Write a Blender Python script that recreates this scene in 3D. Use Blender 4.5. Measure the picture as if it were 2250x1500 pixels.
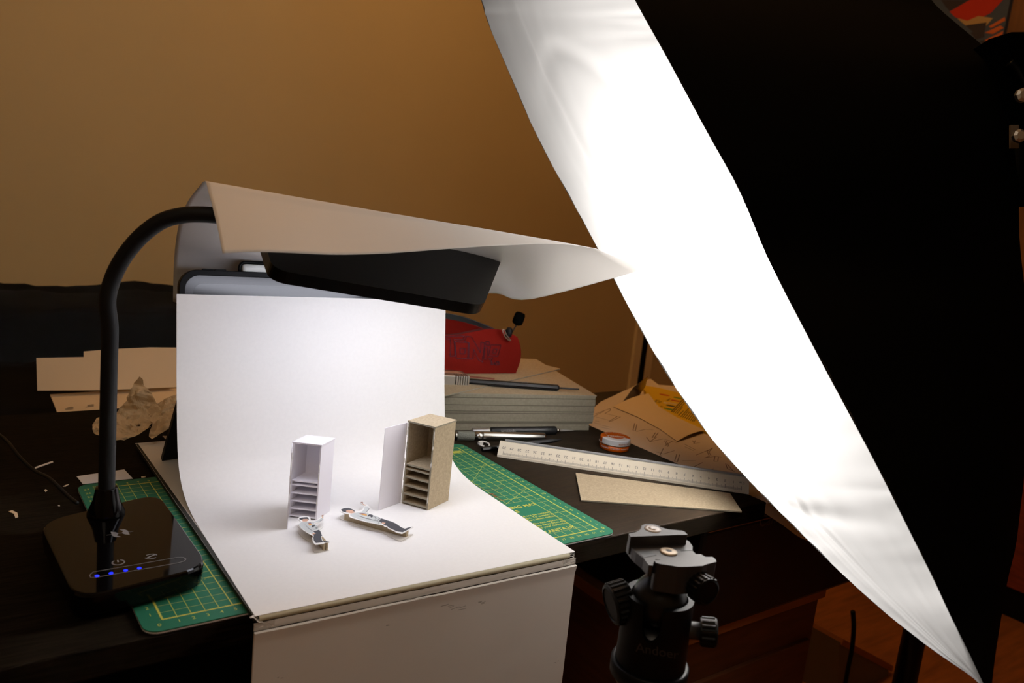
import bpy, bmesh, math, random
from mathutils import Vector, Matrix, noise
random.seed(7)
scn = bpy.context.scene
for o in list(bpy.data.objects): bpy.data.objects.remove(o)
COL = scn.collection

# ------------------------------------------------------------------ units: all builders work in centimetres,
# origin = zero corner of the cutting mat's printed grid, z=0 = top of the mat; the floor is 73.3 cm below
ZOFF = 0.733
def W(p): return Vector((p[0]*.01, p[1]*.01, p[2]*.01 + ZOFF))

# ------------------------------------------------------------------ camera
CAM_R = ((0.8054115157186996, -0.582905706181434, 0.10739286777324403),
         (-0.017934891124030072, -0.20507219105298025, -0.9785825137081863),
         (0.5924446219080792, 0.786235546230382, -0.17562185460352064))
CAM_C = Vector((-13.925286516674237, -56.29711930872961, 32.44644284768225))
CAM_F = 1782.181929052495
cam = bpy.data.objects.new('camera', bpy.data.cameras.new('camera'))
COL.objects.link(cam); scn.camera = cam
_r, _d, _f = (Vector(v) for v in CAM_R)
cam.matrix_world = Matrix.Translation(W(CAM_C)) @ Matrix(((_r[0], -_d[0], -_f[0]), (_r[1], -_d[1], -_f[1]), (_r[2], -_d[2], -_f[2]))).to_4x4()
cam.data.sensor_width = 36.0
cam.data.lens = CAM_F/2250*36.0
cam.data.clip_start = .01; cam.data.clip_end = 50
cam.data.dof.use_dof = True; cam.data.dof.focus_distance = .84; cam.data.dof.aperture_fstop = 10

# ------------------------------------------------------------------ light, world, exposure
wd = bpy.data.worlds.new('room_dark'); scn.world = wd; wd.use_nodes = True
wd.node_tree.nodes['Background'].inputs[0].default_value = (.5, .3, .15, 1)
wd.node_tree.nodes['Background'].inputs[1].default_value = .002
def lamp(name, kind, loc, energy, color, **kw):
    l = bpy.data.lights.new(name, kind); l.energy = energy; l.color = color
    for k, v in kw.items(): setattr(l, k, v)
    o = bpy.data.objects.new(name, l); COL.objects.link(o); o.location = W(loc); return o
WARM = (1, .52, .19)
ceil_l = lamp('pendant_light', 'POINT', (82, 50, 163), 18.5, WARM, shadow_soft_size=.12)
lamp('front_fill', 'POINT', (-45, -80, 125), 8.5, (1, .84, .66), shadow_soft_size=.25)  # unseen fill added behind the camera to lift front faces, standing in for bounce
lamp('softbox_bulb', 'POINT', (67.5, -6.5, 34), 300.0, (1, .965, .93), shadow_soft_size=.035)
scn.view_settings.view_transform = 'Standard'; scn.view_settings.look = 'None'
scn.view_settings.gamma = 1; scn.view_settings.use_curve_mapping = False
scn.view_settings.exposure = 0.0
try:
    scn.cycles.use_denoising = True; scn.cycles.max_bounces = 10
    scn.cycles.sample_clamp_indirect = 4
except Exception: pass

# ------------------------------------------------------------------ photograph geometry helpers
def ray(x, y):
    a, b = (x-1125)/CAM_F, (y-750)/CAM_F
    return _r*a + _d*b + _f
def P(x, y, z=0.0):
    d = ray(x, y); return CAM_C + d*((z-CAM_C.z)/d.z)
def PP(x, y, pt, n):
    d = ray(x, y); n = Vector(n); return CAM_C + d*((Vector(pt)-CAM_C).dot(n)/d.dot(n))
def PD(x, y, depth): return CAM_C + ray(x, y)*depth
FWD = Vector((_f[0], _f[1], 0)).normalized()      # horizontal viewing direction

# ------------------------------------------------------------------ materials
def lin(c):
    return tuple(((v/12.92) if v <= .04045 else ((v+.055)/1.055)**2.4) for v in [u/255 for u in c])
def mat(name, rgb, rough=.6, metal=0., spec=.5, linear=False, noise_amt=0., noise_scale=40., bump=0., bump_scale=200., emit=None, estr=0., alpha=1., coat=0., sheen=0., stretch=None, trans=0.):
    m = bpy.data.materials.new(name); m.use_nodes = True
    nt = m.node_tree; b = nt.nodes['Principled BSDF']
    c = tuple(rgb) if linear else lin(rgb)
    b.inputs['Base Color'].default_value = (*c, 1)
    b.inputs['Roughness'].default_value = rough; b.inputs['Metallic'].default_value = metal
    b.inputs['Specular IOR Level'].default_value = spec
    b.inputs['Coat Weight'].default_value = coat; b.inputs['Sheen Weight'].default_value = sheen
    if trans: b.inputs['Transmission Weight'].default_value = trans
    if alpha < 1: b.inputs['Alpha'].default_value = alpha
    if emit: b.inputs['Emission Color'].default_value = (*emit, 1); b.inputs['Emission Strength'].default_value = estr
    if noise_amt or bump:
        tc = nt.nodes.new('ShaderNodeTexCoord'); mp = nt.nodes.new('ShaderNodeMapping')
        nt.links.new(tc.outputs['Object'], mp.inputs[0])
        if stretch: mp.inputs['Scale'].default_value = stretch
    if noise_amt:
        n = nt.nodes.new('ShaderNodeTexNoise'); n.inputs['Scale'].default_value = noise_scale; n.inputs['Detail'].default_value = 6
        nt.links.new(mp.outputs[0], n.inputs['Vector'])
        mx = nt.nodes.new('ShaderNodeMix'); mx.data_type = 'RGBA'
        cr = nt.nodes.new('ShaderNodeValToRGB'); cr.color_ramp.elements[0].position = .35; cr.color_ramp.elements[1].position = .65
        nt.links.new(n.outputs['Fac'], cr.inputs[0]); nt.links.new(cr.outputs[0], mx.inputs[0])
        mx.inputs[6].default_value = (*[v*(1-noise_amt) for v in c], 1); mx.inputs[7].default_value = (*[min(1, v*(1+noise_amt)) for v in c], 1)
        nt.links.new(mx.outputs[2], b.inputs['Base Color'])
    if bump:
        n2 = nt.nodes.new('ShaderNodeTexNoise'); n2.inputs['Scale'].default_value = bump_scale; n2.inputs['Detail'].default_value = 4
        nt.links.new(mp.outputs[0], n2.inputs['Vector'])
        bp = nt.nodes.new('ShaderNodeBump'); bp.inputs['Strength'].default_value = bump; bp.inputs['Distance'].default_value = .002
        nt.links.new(n2.outputs['Fac'], bp.inputs['Height']); nt.links.new(bp.outputs[0], b.inputs['Normal'])
    return m
M = {}
M['wall'] = mat('painted_wall', (205, 188, 148), .9, spec=.1, noise_amt=.02, noise_scale=3, bump=.05, bump_scale=120)
M['ceiling'] = mat('painted_ceiling', (225, 220, 210), .9, spec=.1)
M['floor'] = mat('wood_floor', (150, 92, 45), .45, noise_amt=.25, noise_scale=8, stretch=(1, 8, 1))
M['desk'] = mat('black_brown_woodgrain', (19, 14, 9), .55, spec=.02, noise_amt=.65, noise_scale=30, stretch=(1, 16, 16), bump=.12, bump_scale=60)
M['deskdark'] = mat('dark_edge_laminate', (24, 19, 17), .5, spec=.3)
M['mat'] = mat('cutting_mat_green', (34, 110, 82), .62, spec=.3, noise_amt=.06, noise_scale=15)
M['matline'] = mat('mat_print_yellow', (205, 200, 84), .6)
M['matlinepale'] = mat('mat_print_fine', (178, 180, 100), .6)
M['matcore'] = mat('mat_core_white', (215, 215, 215), .6)
M['matback'] = mat('mat_back_black', (14, 14, 14), .6)
M['card'] = mat('white_card', (242, 240, 238), .75, spec=.25, noise_amt=.01, noise_scale=300)
M['paperw'] = mat('white_paper', (236, 234, 231), .8, spec=.2)
M['vinyl'] = mat('white_binder_board', (232, 228, 222), .5, spec=.35, noise_amt=.02, noise_scale=10, bump=.05, bump_scale=14)
M['vinyldark'] = mat('binder_inner_edge', (40, 41, 34), .7)
M['hinge'] = mat('cream_hinge_cloth', (206, 200, 172), .6)
M['tape'] = mat('clear_tape', (225, 222, 216), .25, spec=.6, alpha=.55)
M['smudge'] = mat('grey_smudge', (92, 88, 84), .8)
M['grey'] = mat('greyboard', (176, 160, 134), .9, spec=.1, noise_amt=.10, noise_scale=420, bump=.15, bump_scale=500)
M['greyedge'] = mat('greyboard_cut_edge', (150, 143, 126), .9, spec=.1, noise_amt=.08, noise_scale=300)
M['greydark'] = mat('greyboard_shadow_gap', (105, 98, 85), .9, spec=.1)
M['glue'] = mat('dried_glue', (235, 232, 226), .3, spec=.5)
M['whitemod'] = mat('lilac_white_mount_board', (242, 239, 247), .8, spec=.2)
M['black'] = mat('black_plastic', (7, 7, 8), .45, spec=.14)
M['gloss'] = mat('piano_black', (5, 4, 4), .06, spec=.17)
M['headblack'] = mat('satin_black_head', (5, 5, 5), .25, spec=.12)
M['rubber'] = mat('black_rubber_gooseneck', (9, 9, 10), .6, spec=.3)
M['logo'] = mat('grey_print', (128, 126, 126), .4)
M['ledblue'] = mat('blue_led', (20, 30, 255), .4, emit=(.004, .012, 1), estr=4)
M['ledpanel'] = mat('led_panel', (250, 250, 255), .4, emit=(.86, .88, 1), estr=11.2)
M['alum'] = mat('anodised_black_aluminium', (52, 50, 50), .46, metal=.35, spec=.5)
M['alumdark'] = mat('dark_ball_metal', (30, 30, 31), .35, metal=.5)
M['steel'] = mat('brushed_steel', (200, 198, 192), .22, metal=1.)
M['steelsoft'] = mat('satin_steel', (205, 203, 198), .38, metal=.9)
M['knurl'] = mat('knurled_grip', (128, 130, 120), .7, metal=.5, bump=.6, bump_scale=900)
M['bronze'] = mat('bronze_ring', (120, 80, 48), .3, metal=1.)
M['screw'] = mat('pale_screw', (214, 202, 184), .4, metal=.3)
M['level'] = mat('bubble_level', (214, 206, 200), .25, spec=.6)
M['redcloth'] = mat('red_neoprene', (84, 12, 7), .9, spec=.05, bump=.1, bump_scale=600)
M['reddark'] = mat('dark_red_ink', (20, 8, 12), .9, spec=.0)
M['zip'] = mat('dark_zip_band', (34, 38, 38), .7)
M['lining'] = mat('dark_red_lining', (70, 8, 6), .9)
M['foam'] = mat('black_foam', (3, 3, 3), .95, spec=.0, bump=.3, bump_scale=400)
M['ruler'] = mat('ruler_white', (232, 222, 202), .5)
M['rulergrey'] = mat('ruler_grey', (150, 152, 156), .5)
M['ink'] = mat('ruler_ink', (60, 58, 56), .7)
M['orange'] = mat('orange_tin', (186, 84, 8), .25, spec=.6, metal=.15)
M['tinwhite'] = mat('tin_white', (222, 224, 228), .22, spec=.6)
M['brownink'] = mat('brown_ink', (136, 84, 50), .5)
M['drawpaper'] = mat('drawing_paper', (214, 198, 178), .85, spec=.15)
M['creampaper'] = mat('cream_card', (226, 202, 160), .85, spec=.15)
M['pencil'] = mat('pencil_line', (120, 98, 80), .9)
M['yellow'] = mat('yellow_pack_card', (228, 186, 20), .5)
M['dkyellow'] = mat('olive_print', (108, 84, 10), .6)
M['redprint'] = mat('red_print', (196, 62, 30), .6)
M['greenprint'] = mat('green_print', (92, 140, 52), .6)
M['foil'] = mat('grey_film', (112, 104, 96), .35, metal=.4)
M['printer'] = mat('printer_black', (8, 8, 9), .35, spec=.4)
M['canon'] = mat('printer_lettering', (86, 74, 64), .5)
M['wood'] = mat('orange_wood', (88, 48, 24), .5, noise_amt=.2, noise_scale=14, stretch=(1, 1, 9))
M['woodedge'] = mat('wood_edge', (150, 90, 44), .5, noise_amt=.1, noise_scale=20)
M['greypanel'] = mat('grey_panel', (110, 96, 80), .7)
M['redwood'] = mat('red_brown_wood', (120, 48, 24), .5, noise_amt=.2, noise_scale=12, stretch=(1, 1, 8))
M['sofa'] = mat('black_throw', (13, 12, 11), .95, spec=.1, noise_amt=.4, noise_scale=9, bump=.4, bump_scale=25)
M['cardb'] = mat('pale_card', (226, 208, 180), .85, spec=.1)
M['tissue'] = mat('tissue_paper', (228, 204, 168), .9, spec=.1)
M['clothblack'] = mat('black_softbox_cloth', (5, 5, 5), .95, spec=.03)
M['silver'] = mat('silver_lining', (215, 215, 215), .5, metal=.2)
M['hat'] = mat('print_charcoal', (66, 68, 74), .7)
M['trouser'] = mat('print_dark_grey', (66, 66, 72), .7)
M['shirt'] = mat('print_light_grey', (200, 204, 204), .7)
M['fold'] = mat('print_mid_grey', (140, 142, 144), .7)
M['skin'] = mat('print_skin', (216, 172, 148), .7)
M['skindk'] = mat('print_skin_shade', (160, 118, 104), .7)
M['ochre'] = mat('print_ochre', (222, 168, 96), .7)
M['mauve'] = mat('print_mauve', (146, 112, 118), .7)
M['screen'] = mat('tablet_glass', (16, 14, 18), .14, spec=.4)
M['screenedge'] = mat('tablet_bezel', (34, 32, 36), .18, spec=.4)
M['stylus'] = mat('stylus_white', (236, 240, 238), .35)
M['trim'] = mat('pale_trim', (240, 226, 190), .7)
M['artred'] = mat('art_red', (200, 44, 20), .7); M['artblue'] = mat('art_blue', (70, 86, 110), .7)
M['artochre'] = mat('art_ochre', (190, 160, 108), .7); M['artdark'] = mat('art_dark', (52, 48, 60), .7); M['artor'] = mat('art_orange', (214, 110, 50), .7)
M['browndoor'] = mat('brown_door', (122, 80, 40), .6, noise_amt=.2, noise_scale=10, stretch=(4, 4, .6))

def diffuser_mat():
    m = bpy.data.materials.new('softbox_diffuser'); m.use_nodes = True; nt = m.node_tree
    for n in list(nt.nodes): nt.nodes.remove(n)
    out = nt.nodes.new('ShaderNodeOutputMaterial')
    tr = nt.nodes.new('ShaderNodeBsdfTranslucent'); tr.inputs[0].default_value = (.95, .94, .93, 1)
    df = nt.nodes.new('ShaderNodeBsdfDiffuse'); df.inputs[0].default_value = (.85, .84, .83, 1)
    rf = nt.nodes.new('ShaderNodeBsdfRefraction'); rf.inputs['Color'].default_value = (.95, .94, .93, 1); rf.inputs['Roughness'].default_value = .48; rf.inputs['IOR'].default_value = 1.18
    m0 = nt.nodes.new('ShaderNodeMixShader'); m0.inputs[0].default_value = .974
    nt.links.new(tr.outputs[0], m0.inputs[1]); nt.links.new(rf.outputs[0], m0.inputs[2])
    mx = nt.nodes.new('ShaderNodeMixShader'); mx.inputs[0].default_value = .2
    nt.links.new(m0.outputs[0], mx.inputs[1]); nt.links.new(df.outputs[0], mx.inputs[2]); nt.links.new(mx.outputs[0], out.inputs[0])
    return m
M['diffuser'] = diffuser_mat()
def paper_translucent():
    m = bpy.data.materials.new('thin_shade_paper'); m.use_nodes = True; nt = m.node_tree
    for n in list(nt.nodes): nt.nodes.remove(n)
    out = nt.nodes.new('ShaderNodeOutputMaterial')
    tr = nt.nodes.new('ShaderNodeBsdfTranslucent'); tr.inputs[0].default_value = (.8, .74, .66, 1)
    df = nt.nodes.new('ShaderNodeBsdfDiffuse'); df.inputs[0].default_value = (.80, .78, .765, 1)
    mx = nt.nodes.new('ShaderNodeMixShader'); mx.inputs[0].default_value = .86
    nt.links.new(tr.outputs[0], mx.inputs[1]); nt.links.new(df.outputs[0], mx.inputs[2]); nt.links.new(mx.outputs[0], out.inputs[0])
    return m
M['shade'] = paper_translucent()

# ------------------------------------------------------------------ mesh builder
def frame(o, x, y=None, z=None):
    """4x4 from origin and axes (cm)"""
    o = Vector(o); x = Vector(x).normalized()
    if z is not None: z = Vector(z); z = (z - x*z.dot(x)).normalized(); y = z.cross(x)
    else:
        y = Vector(y); y = (y - x*y.dot(x)).normalized(); z = x.cross(y)
    m = Matrix.Identity(4)
    for i in range(3): m[i][0], m[i][1], m[i][2], m[i][3] = x[i], y[i], z[i], o[i]
    return m
class MB:
    def __init__(s): s.v = []; s.f = []; s.mi = []; s.M = Matrix.Identity(4); s.k = 0; s.sm = []; s.smooth = False
    def at(s, m): s.M = m; return s
    def add(s, vs, fs):
        b = len(s.v); s.v += [s.M @ Vector(p) for p in vs]
        for f in fs: s.f.append(tuple(b+i for i in f)); s.mi.append(s.k); s.sm.append(s.smooth)
    def box(s, c, d):
        x, y, z = c; a, b, h = d[0]/2, d[1]/2, d[2]/2
        vs = [(x+i*a, y+j*b, z+k*h) for k in (-1, 1) for j in (-1, 1) for i in (-1, 1)]
        s.add(vs, [(0, 2, 3, 1), (4, 5, 7, 6), (0, 1, 5, 4), (2, 6, 7, 3), (0, 4, 6, 2), (1, 3, 7, 5)]); return s
    def bx(s, x0, x1, y0, y1, z0, z1): return s.box(((x0+x1)/2, (y0+y1)/2, (z0+z1)/2), (x1-x0, y1-y0, z1-z0))
    def poly(s, pts):
        s.add(pts, [tuple(range(len(pts)))]); return s
    def prism(s, pts, z0, z1, side=None, bottom=None):
        n = len(pts); k = s.k
        a = sum(pts[i][0]*pts[(i+1) % n][1]-pts[(i+1) % n][0]*pts[i][1] for i in range(n))
        if a < 0: pts = list(reversed(pts))
        vs = [(p[0], p[1], z0) for p in pts] + [(p[0], p[1], z1) for p in pts]
        s.add(vs, [tuple(range(n, 2*n))])
        s.k = k if bottom is None else bottom; s.add(vs, [tuple(reversed(range(n)))])
        s.k = k if side is None else side; s.add(vs, [(i, (i+1) % n, n+(i+1) % n, n+i) for i in range(n)])
        s.k = k; return s
    def slab(s, pts, off, side=None):
        """3D polygon extruded by vector off"""
        n = len(pts); off = Vector(off); k = s.k
        vs = [Vector(p) for p in pts] + [Vector(p)+off for p in pts]
        s.add(vs, [tuple(reversed(range(n))), tuple(range(n, 2*n))])
        s.k = k if side is None else side; s.add(vs, [(i, (i+1) % n, n+(i+1) % n, n+i) for i in range(n)]); s.k = k
        return s
    def grid(s, fn, nu, nv, thick=None):
        g = [[Vector(fn(i/nu, j/nv)) for j in range(nv+1)] for i in range(nu+1)]
        def quads(off, flip):
            for i in range(nu):
                for j in range(nv):
                    q = [off+i*(nv+1)+j, off+(i+1)*(nv+1)+j, off+(i+1)*(nv+1)+j+1, off+i*(nv+1)+j+1]
                    fs.append(tuple(reversed(q)) if flip else tuple(q))
        fs = []; vs = [p for r in g for p in r]; quads(0, False)
        if thick:
            N = len(vs); back = []
            for i in range(nu+1):
                for j in range(nv+1):
                    du = g[min(i+1, nu)][j]-g[max(i-1, 0)][j]; dv = g[i][min(j+1, nv)]-g[i][max(j-1, 0)]
                    n = du.cross(dv); n = n.normalized() if n.length > 1e-9 else Vector((0, 0, 1))
                    back.append(g[i][j]-n*thick)
            vs = vs+back; quads(N, True)
            idx = lambda i, j: i*(nv+1)+j
            rim = [idx(i, 0) for i in range(nu)]+[idx(nu, j) for j in range(nv)]+[idx(i, nv) for i in range(nu, 0, -1)]+[idx(0, j) for j in range(nv, 0, -1)]
            s.add(vs, fs); old = s.smooth; s.smooth = False
            m_ = len(rim); s.add([vs[a] for a in rim]+[vs[N+a] for a in rim], [((k+1) % m_, k, m_+k, m_+(k+1) % m_) for k in range(m_)])
            s.smooth = old; return s
        s.add(vs, fs); return s
    def tube(s, pts, r, n=12, cap=True):
        pts = [Vector(p) for p in pts]; rs = r if isinstance(r, (list, tuple)) else [r]*len(pts)
        t0 = (pts[1]-pts[0]).normalized(); up = Vector((0, 0, 1)) if abs(t0.z) < .9 else Vector((1, 0, 0))
        a = t0.cross(up).normalized(); vs = []; fs = []; m = len(pts)
        for i, p in enumerate(pts):
            t = (pts[min(i+1, m-1)]-pts[max(i-1, 0)]).normalized(); a = (a-t*a.dot(t)).normalized(); b = t.cross(a)
            for k in range(n):
                q = 2*math.pi*k/n; vs.append(p+(a*math.cos(q)+b*math.sin(q))*rs[i])
        for i in range(m-1):
            for k in range(n): fs.append((i*n+k, i*n+(k+1) % n, (i+1)*n+(k+1) % n, (i+1)*n+k))
        if cap: fs += [tuple(reversed(range(n))), tuple(range((m-1)*n, m*n))]
        s.add(vs, fs); return s
    def lathe(s, prof, n=32):
        """profile [(r,z)] about local z"""
        vs = []; fs = []; m = len(prof)
        for r, z in prof:
            for k in range(n): q = 2*math.pi*k/n; vs.append((r*math.cos(q), r*math.sin(q), z))
        for i in range(m-1):
            for k in range(n): fs.append((i*n+k, i*n+(k+1) % n, (i+1)*n+(k+1) % n, (i+1)*n+k))
        fs += [tuple(reversed(range(n))), tuple(range((m-1)*n, m*n))]
        s.add(vs, fs); return s
    def gear(s, r, z0, z1, teeth, d):
        n = teeth*4; vs = []
        for z in (z0, z1):
            for k in range(n):
                q = 2*math.pi*k/n; rr = r if k % 4 in (0, 1) else r-d; vs.append((rr*math.cos(q), rr*math.sin(q), z))
        s.add(vs, [tuple(reversed(range(n))), tuple(range(n, 2*n))]+[(i, (i+1) % n, n+(i+1) % n, n+i) for i in range(n)]); return s
    def line(s, a, b, w, up=(0, 0, 1)):
        a, b = Vector(a), Vector(b); n = (b-a).cross(Vector(up)).normalized()*w/2
        s.add([a-n, b-n, b+n, a+n], [(0, 1, 2, 3)]); return s
    def text(s, body, size, m, align='LEFT', bold=0.):
        cu = bpy.data.curves.new('t', 'FONT'); cu.body = body; cu.size = size; cu.align_x = align; cu.resolution_u = 3; cu.offset = bold
        ob = bpy.data.objects.new('t', cu); me = bpy.data.meshes.new_from_object(ob)
        old = s.M; s.M = old @ m
        s.add([v.co.copy() for v in me.vertices], [tuple(p.vertices) for p in me.polygons]); s.M = old
        bpy.data.objects.remove(ob); bpy.data.curves.remove(cu); bpy.data.meshes.remove(me); return s
    def build(s, name, mats, parent=None, smooth=False, bevel=0., seg=2, origin=None, autosmooth=True):
        me = bpy.data.meshes.new(name)
        pts = [W(p) for p in s.v]
        if parent is not None:
            base = root_loc(parent)
        elif origin is not None: base = W(origin)
        else:
            xs = [p.x for p in pts]; ys = [p.y for p in pts]; base = Vector(((min(xs)+max(xs))/2, (min(ys)+max(ys))/2, min(p.z for p in pts)))
        me.from_pydata([p-base for p in pts], [], s.f)
        if not isinstance(mats, (list, tuple)): mats = [mats]
        for m in mats: me.materials.append(M[m] if isinstance(m, str) else m)
        for p, k, sm in zip(me.polygons, s.mi, s.sm): p.material_index = min(k, len(mats)-1); p.use_smooth = smooth or sm
        me.validate(); me.update()
        o = bpy.data.objects.new(name, me); COL.objects.link(o)
        if parent is not None: o.parent = parent
        else: o.location = base
        if bevel:
            md = o.modifiers.new('bevel', 'BEVEL'); md.width = bevel*.01; md.segments = seg; md.limit_method = 'ANGLE'; md.angle_limit = math.radians(40)
        return o
def root_loc(o):
    l = o.location.copy()
    while o.parent: o = o.parent; l += o.location
    return l
def tag(o, label, cat, group=None, kind=None):
    o['label'] = label; o['category'] = cat
    if group: o['group'] = group
    if kind: o['kind'] = kind
    return o
def thing(name, loc, label, cat, group=None):
    o = bpy.data.objects.new(name, None); COL.objects.link(o); o.location = W(loc); o.empty_display_size = .02
    return tag(o, label, cat, group)
def struct(o): o['kind'] = 'structure'; return o
def rrect(w, h, r, n=6, cx=0, cy=0):
    out = []
    for sx, sy, a0 in ((1, 1, 0), (-1, 1, 90), (-1, -1, 180), (1, -1, 270)):
        for k in range(n+1):
            a = math.radians(a0+90*k/n); out.append((cx+sx*(w/2-r)+r*math.cos(a), cy+sy*(h/2-r)+r*math.sin(a)))
    return out
def catmull(pts, n=8):
    pts = [Vector(p) for p in pts]; out = []
    for i in range(len(pts)-1):
        p0, p1, p2, p3 = pts[max(i-1, 0)], pts[i], pts[i+1], pts[min(i+2, len(pts)-1)]
        for k in range(n):
            t = k/n
            out.append(.5*((2*p1)+(p2-p0)*t+(2*p0-5*p1+4*p2-p3)*t*t+(3*p1-p0-3*p2+p3)*t**3))
    return out+[pts[-1]]
def interp(xs, t):
    """piecewise linear on equal steps, xs list of Vectors"""
    u = t*(len(xs)-1); i = min(int(u), len(xs)-2); return xs[i].lerp(xs[i+1], u-i)

# ================================================================== ROOM
FZ = -73.3
X0, X1, Y0, Y1, CZ = -230, 262, -260, 152, 172
struct(MB().bx(X0-10, X1+10, Y0-10, Y1+10, FZ-6, FZ).build('floor', 'floor'))
struct(MB().bx(X0-10, X1+10, Y0-10, Y1+10, CZ, CZ+6).build('ceiling', 'ceiling'))
struct(MB().bx(X0-10, X1+10, Y1, Y1+8, FZ, CZ).build('wall_back', 'wall'))
struct(MB().bx(X1, X1+8, Y0, Y1, FZ, CZ).build('wall_right', 'browndoor'))
struct(MB().bx(X0-8, X0, Y0, Y1, FZ, CZ).build('wall_left', 'wall'))
struct(MB().bx(X0-8, X1+8, Y0-8, Y0, FZ, CZ).build('wall_front', 'wall'))
t = MB(); t.k = 0; t.bx(198.6, 202.2, Y1-1.2, Y1, FZ, CZ); t.bx(204.6, 208.6, Y1-1.2, Y1, FZ, CZ); t.k = 1; t.bx(202.2, 204.6, Y1-1.6, Y1, FZ, CZ)
struct(t.build('trim_1', ['trim', 'black']))

# ================================================================== DESK
desk = thing('desk', (20, 27, FZ), 'black-brown woodgrain desk carrying the whole little photo set', 'desk')
DT = -.3
MB().bx(-75, 68.2, -1.45, 55.5, DT-2.2, DT).build('desktop', 'desk', desk, bevel=.12)
for x, y in ((-70, 3), (-70, 52.5), (64, 52.8)):
    MB().bx(x-2.5, x+2.5, y-2.5, y+2.5, FZ, DT-2.2).build('leg', 'deskdark', desk)

# ================================================================== CUTTING MAT
cm = thing('cutting_mat', (21, 13.5, DT), 'green gridded cutting mat lying under the white binder on the desk', 'cutting mat')
b = MB(); out = rrect(44.9, 29.9, 1.1, 6, 21, 13.5)
b.k = 0; b.prism(out, -.09, 0, side=0); b.k = 1; b.prism(out, -.2, -.091); b.k = 2; b.prism(out, -.298, -.201); msheet = b.build('mat_sheet', ['mat', 'matcore', 'matback'], cm)
g = MB(); Z1 = .012
for i in range(1, 42):
    x = i; w = .085 if i % 5 == 0 else .05
    g.k = 0 if i % 5 == 0 else 0
    y0 = 0; y1 = 27
    if 30.5 < x < 40.5:
        segs = [(0, 1), (9, 27)] if x != 40 else [(0, 27)]
    else: segs = [(0, 27)]
    for a, c in segs: g.line((x, a, Z1), (x, c, Z1), w)
for j in range(1, 27):
    g.k = 1 if j % 5 else 0
    w = .075 if j % 5 == 0 else .05
    segs = [(0, 42)] if not (1 < j < 9) else [(0, 30.5), (41 if j < 9 else 30.5, 42)]
    if 1 < j < 9: segs = [(0, 30.5), (40.4, 42)]
    for a, c in segs: g.line((a, j, Z1), (c, j, Z1), w)
g.k = 0
for (a, c) in (((0, 0), (42, 0)), ((42, 0), (42, 27)), ((42, 27), (0, 27)), ((0, 27), (0, 0))): g.line((*a, Z1+.002), (*c, Z1+.002), .14)
for i in range(421):
    x = i/10; h = .42 if i % 10 == 0 else (.3 if i % 5 == 0 else .2)
    g.line((x, -h*.4, Z1), (x, h*.6, Z1), .02)
    if i <= 60: g.line((x, 27-h*.4, Z1), (x, 27+h*.6, Z1), .02)
for i in range(271):
    y = i/10; h = .42 if i % 10 == 0 else (.3 if i % 5 == 0 else .2)
    g.line((-h*.5, y, Z1), (h*.5, y, Z1), .02); g.line((42-h*.5, y, Z1), (42+h*.5, y, Z1), .02)
g.line(P(1064, 1019, 0)+Vector((0, 0, Z1)), P(1034, 1063, 0)+Vector((0, 0, Z1)), .04)
g.line(P(1160, 1071, 0)+Vector((0, 0, Z1)), P(1112, 1107, 0)+Vector((0, 0, Z1)), .05)
for (x, y) in ((3.4, 4.6), (41.2, 5.4)):
    for k in range(7): g.line((x+k*.28, y+k*.06, Z1), (x+k*.28+.16, y+k*.06+.03, Z1), .035)
g.build('grid_print', ['matline', 'matlinepale'], msheet)
tx = MB()
def mt(s, x, y, size=.62, al='CENTER', bold=.0): tx.text(s, size, frame((x, y, Z1), (1, 0, 0), (0, 1, 0)), al, bold)
for i in list(range(0, 6))+list(range(36, 43)):
    mt(str(i), i if i else -.35, -.82, .55)
for i in range(1, 4): mt(str(i), -.62, i-.2, .55)
for i in range(0, 28): mt(str(i), 42.75, i-.2, .55 if i % 5 else .66, bold=0 if i % 5 else .01)
for i in range(20, 28): mt(str(i), -.75, i-.2, .55)
for i in range(0, 7): mt(str(i), i, 27.4, .55)
mt('A3 SELF-HEALING CUTTING MAT', 40.1, 7.55, .86, 'RIGHT', .02)
mt('45 x 30 CM   5 LAYERS', 37.0, 6.55, .86, 'RIGHT', .02)
for k, s in enumerate(('Note: This mat should not be exposed', 'to direct sunlight. To extend its', 'life, do not use excessive pressure when cutting.')): mt(s, 40.2, 5.3-k*.52, .52, 'RIGHT', .008)
for k, s in enumerate(('Keep flat. Do not expose to', 'heat. Keep away from the', 'sun as this can provoke your distortion.')): mt(s, 40.2, 3.35-k*.52, .52, 'RIGHT', .008)
mt('WWW.ANITA.UK', 40.25, 1.2, .78, 'RIGHT', .02)
tx.poly([(40.3, 25.2, Z1), (41.7, 25.2, Z1), (41.7, 25.9, Z1), (40.3, 25.9, Z1)])
tx.build('lettering', 'matline', msheet)
st = MB(); 
rnd = random.Random(3)
for k in range(26):
    c = P(1075+rnd.gauss(0, 20), 1083+rnd.gauss(0, 12), 0); r = rnd.uniform(.08, .3)
    if c.x < 36.8: c.x = 37
    st.poly([(c.x+r*math.cos(a)*rnd.uniform(.6, 1.6), c.y+r*.5*math.sin(a), .016+.0004*k) for a in [2*math.pi*q/9 for q in range(9)]])
st.build('rusty_stain', mat('rust_stain', (150, 96, 58), .7, alpha=.35), msheet)

# small white card slip by the lamp pole, on the desk behind the mat
pts = [P(x, y, DT) for x, y in ((168, 1047), (273, 1032), (292, 1052), (182, 1064))]
b = MB(); b.slab([p+Vector((0, 0, .02)) for p in pts], (0, 0, .04)); tag(b.build('card_slip', 'paperw'), 'small white card slip tucked behind the far left corner of the green mat', 'paper slip')

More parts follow.
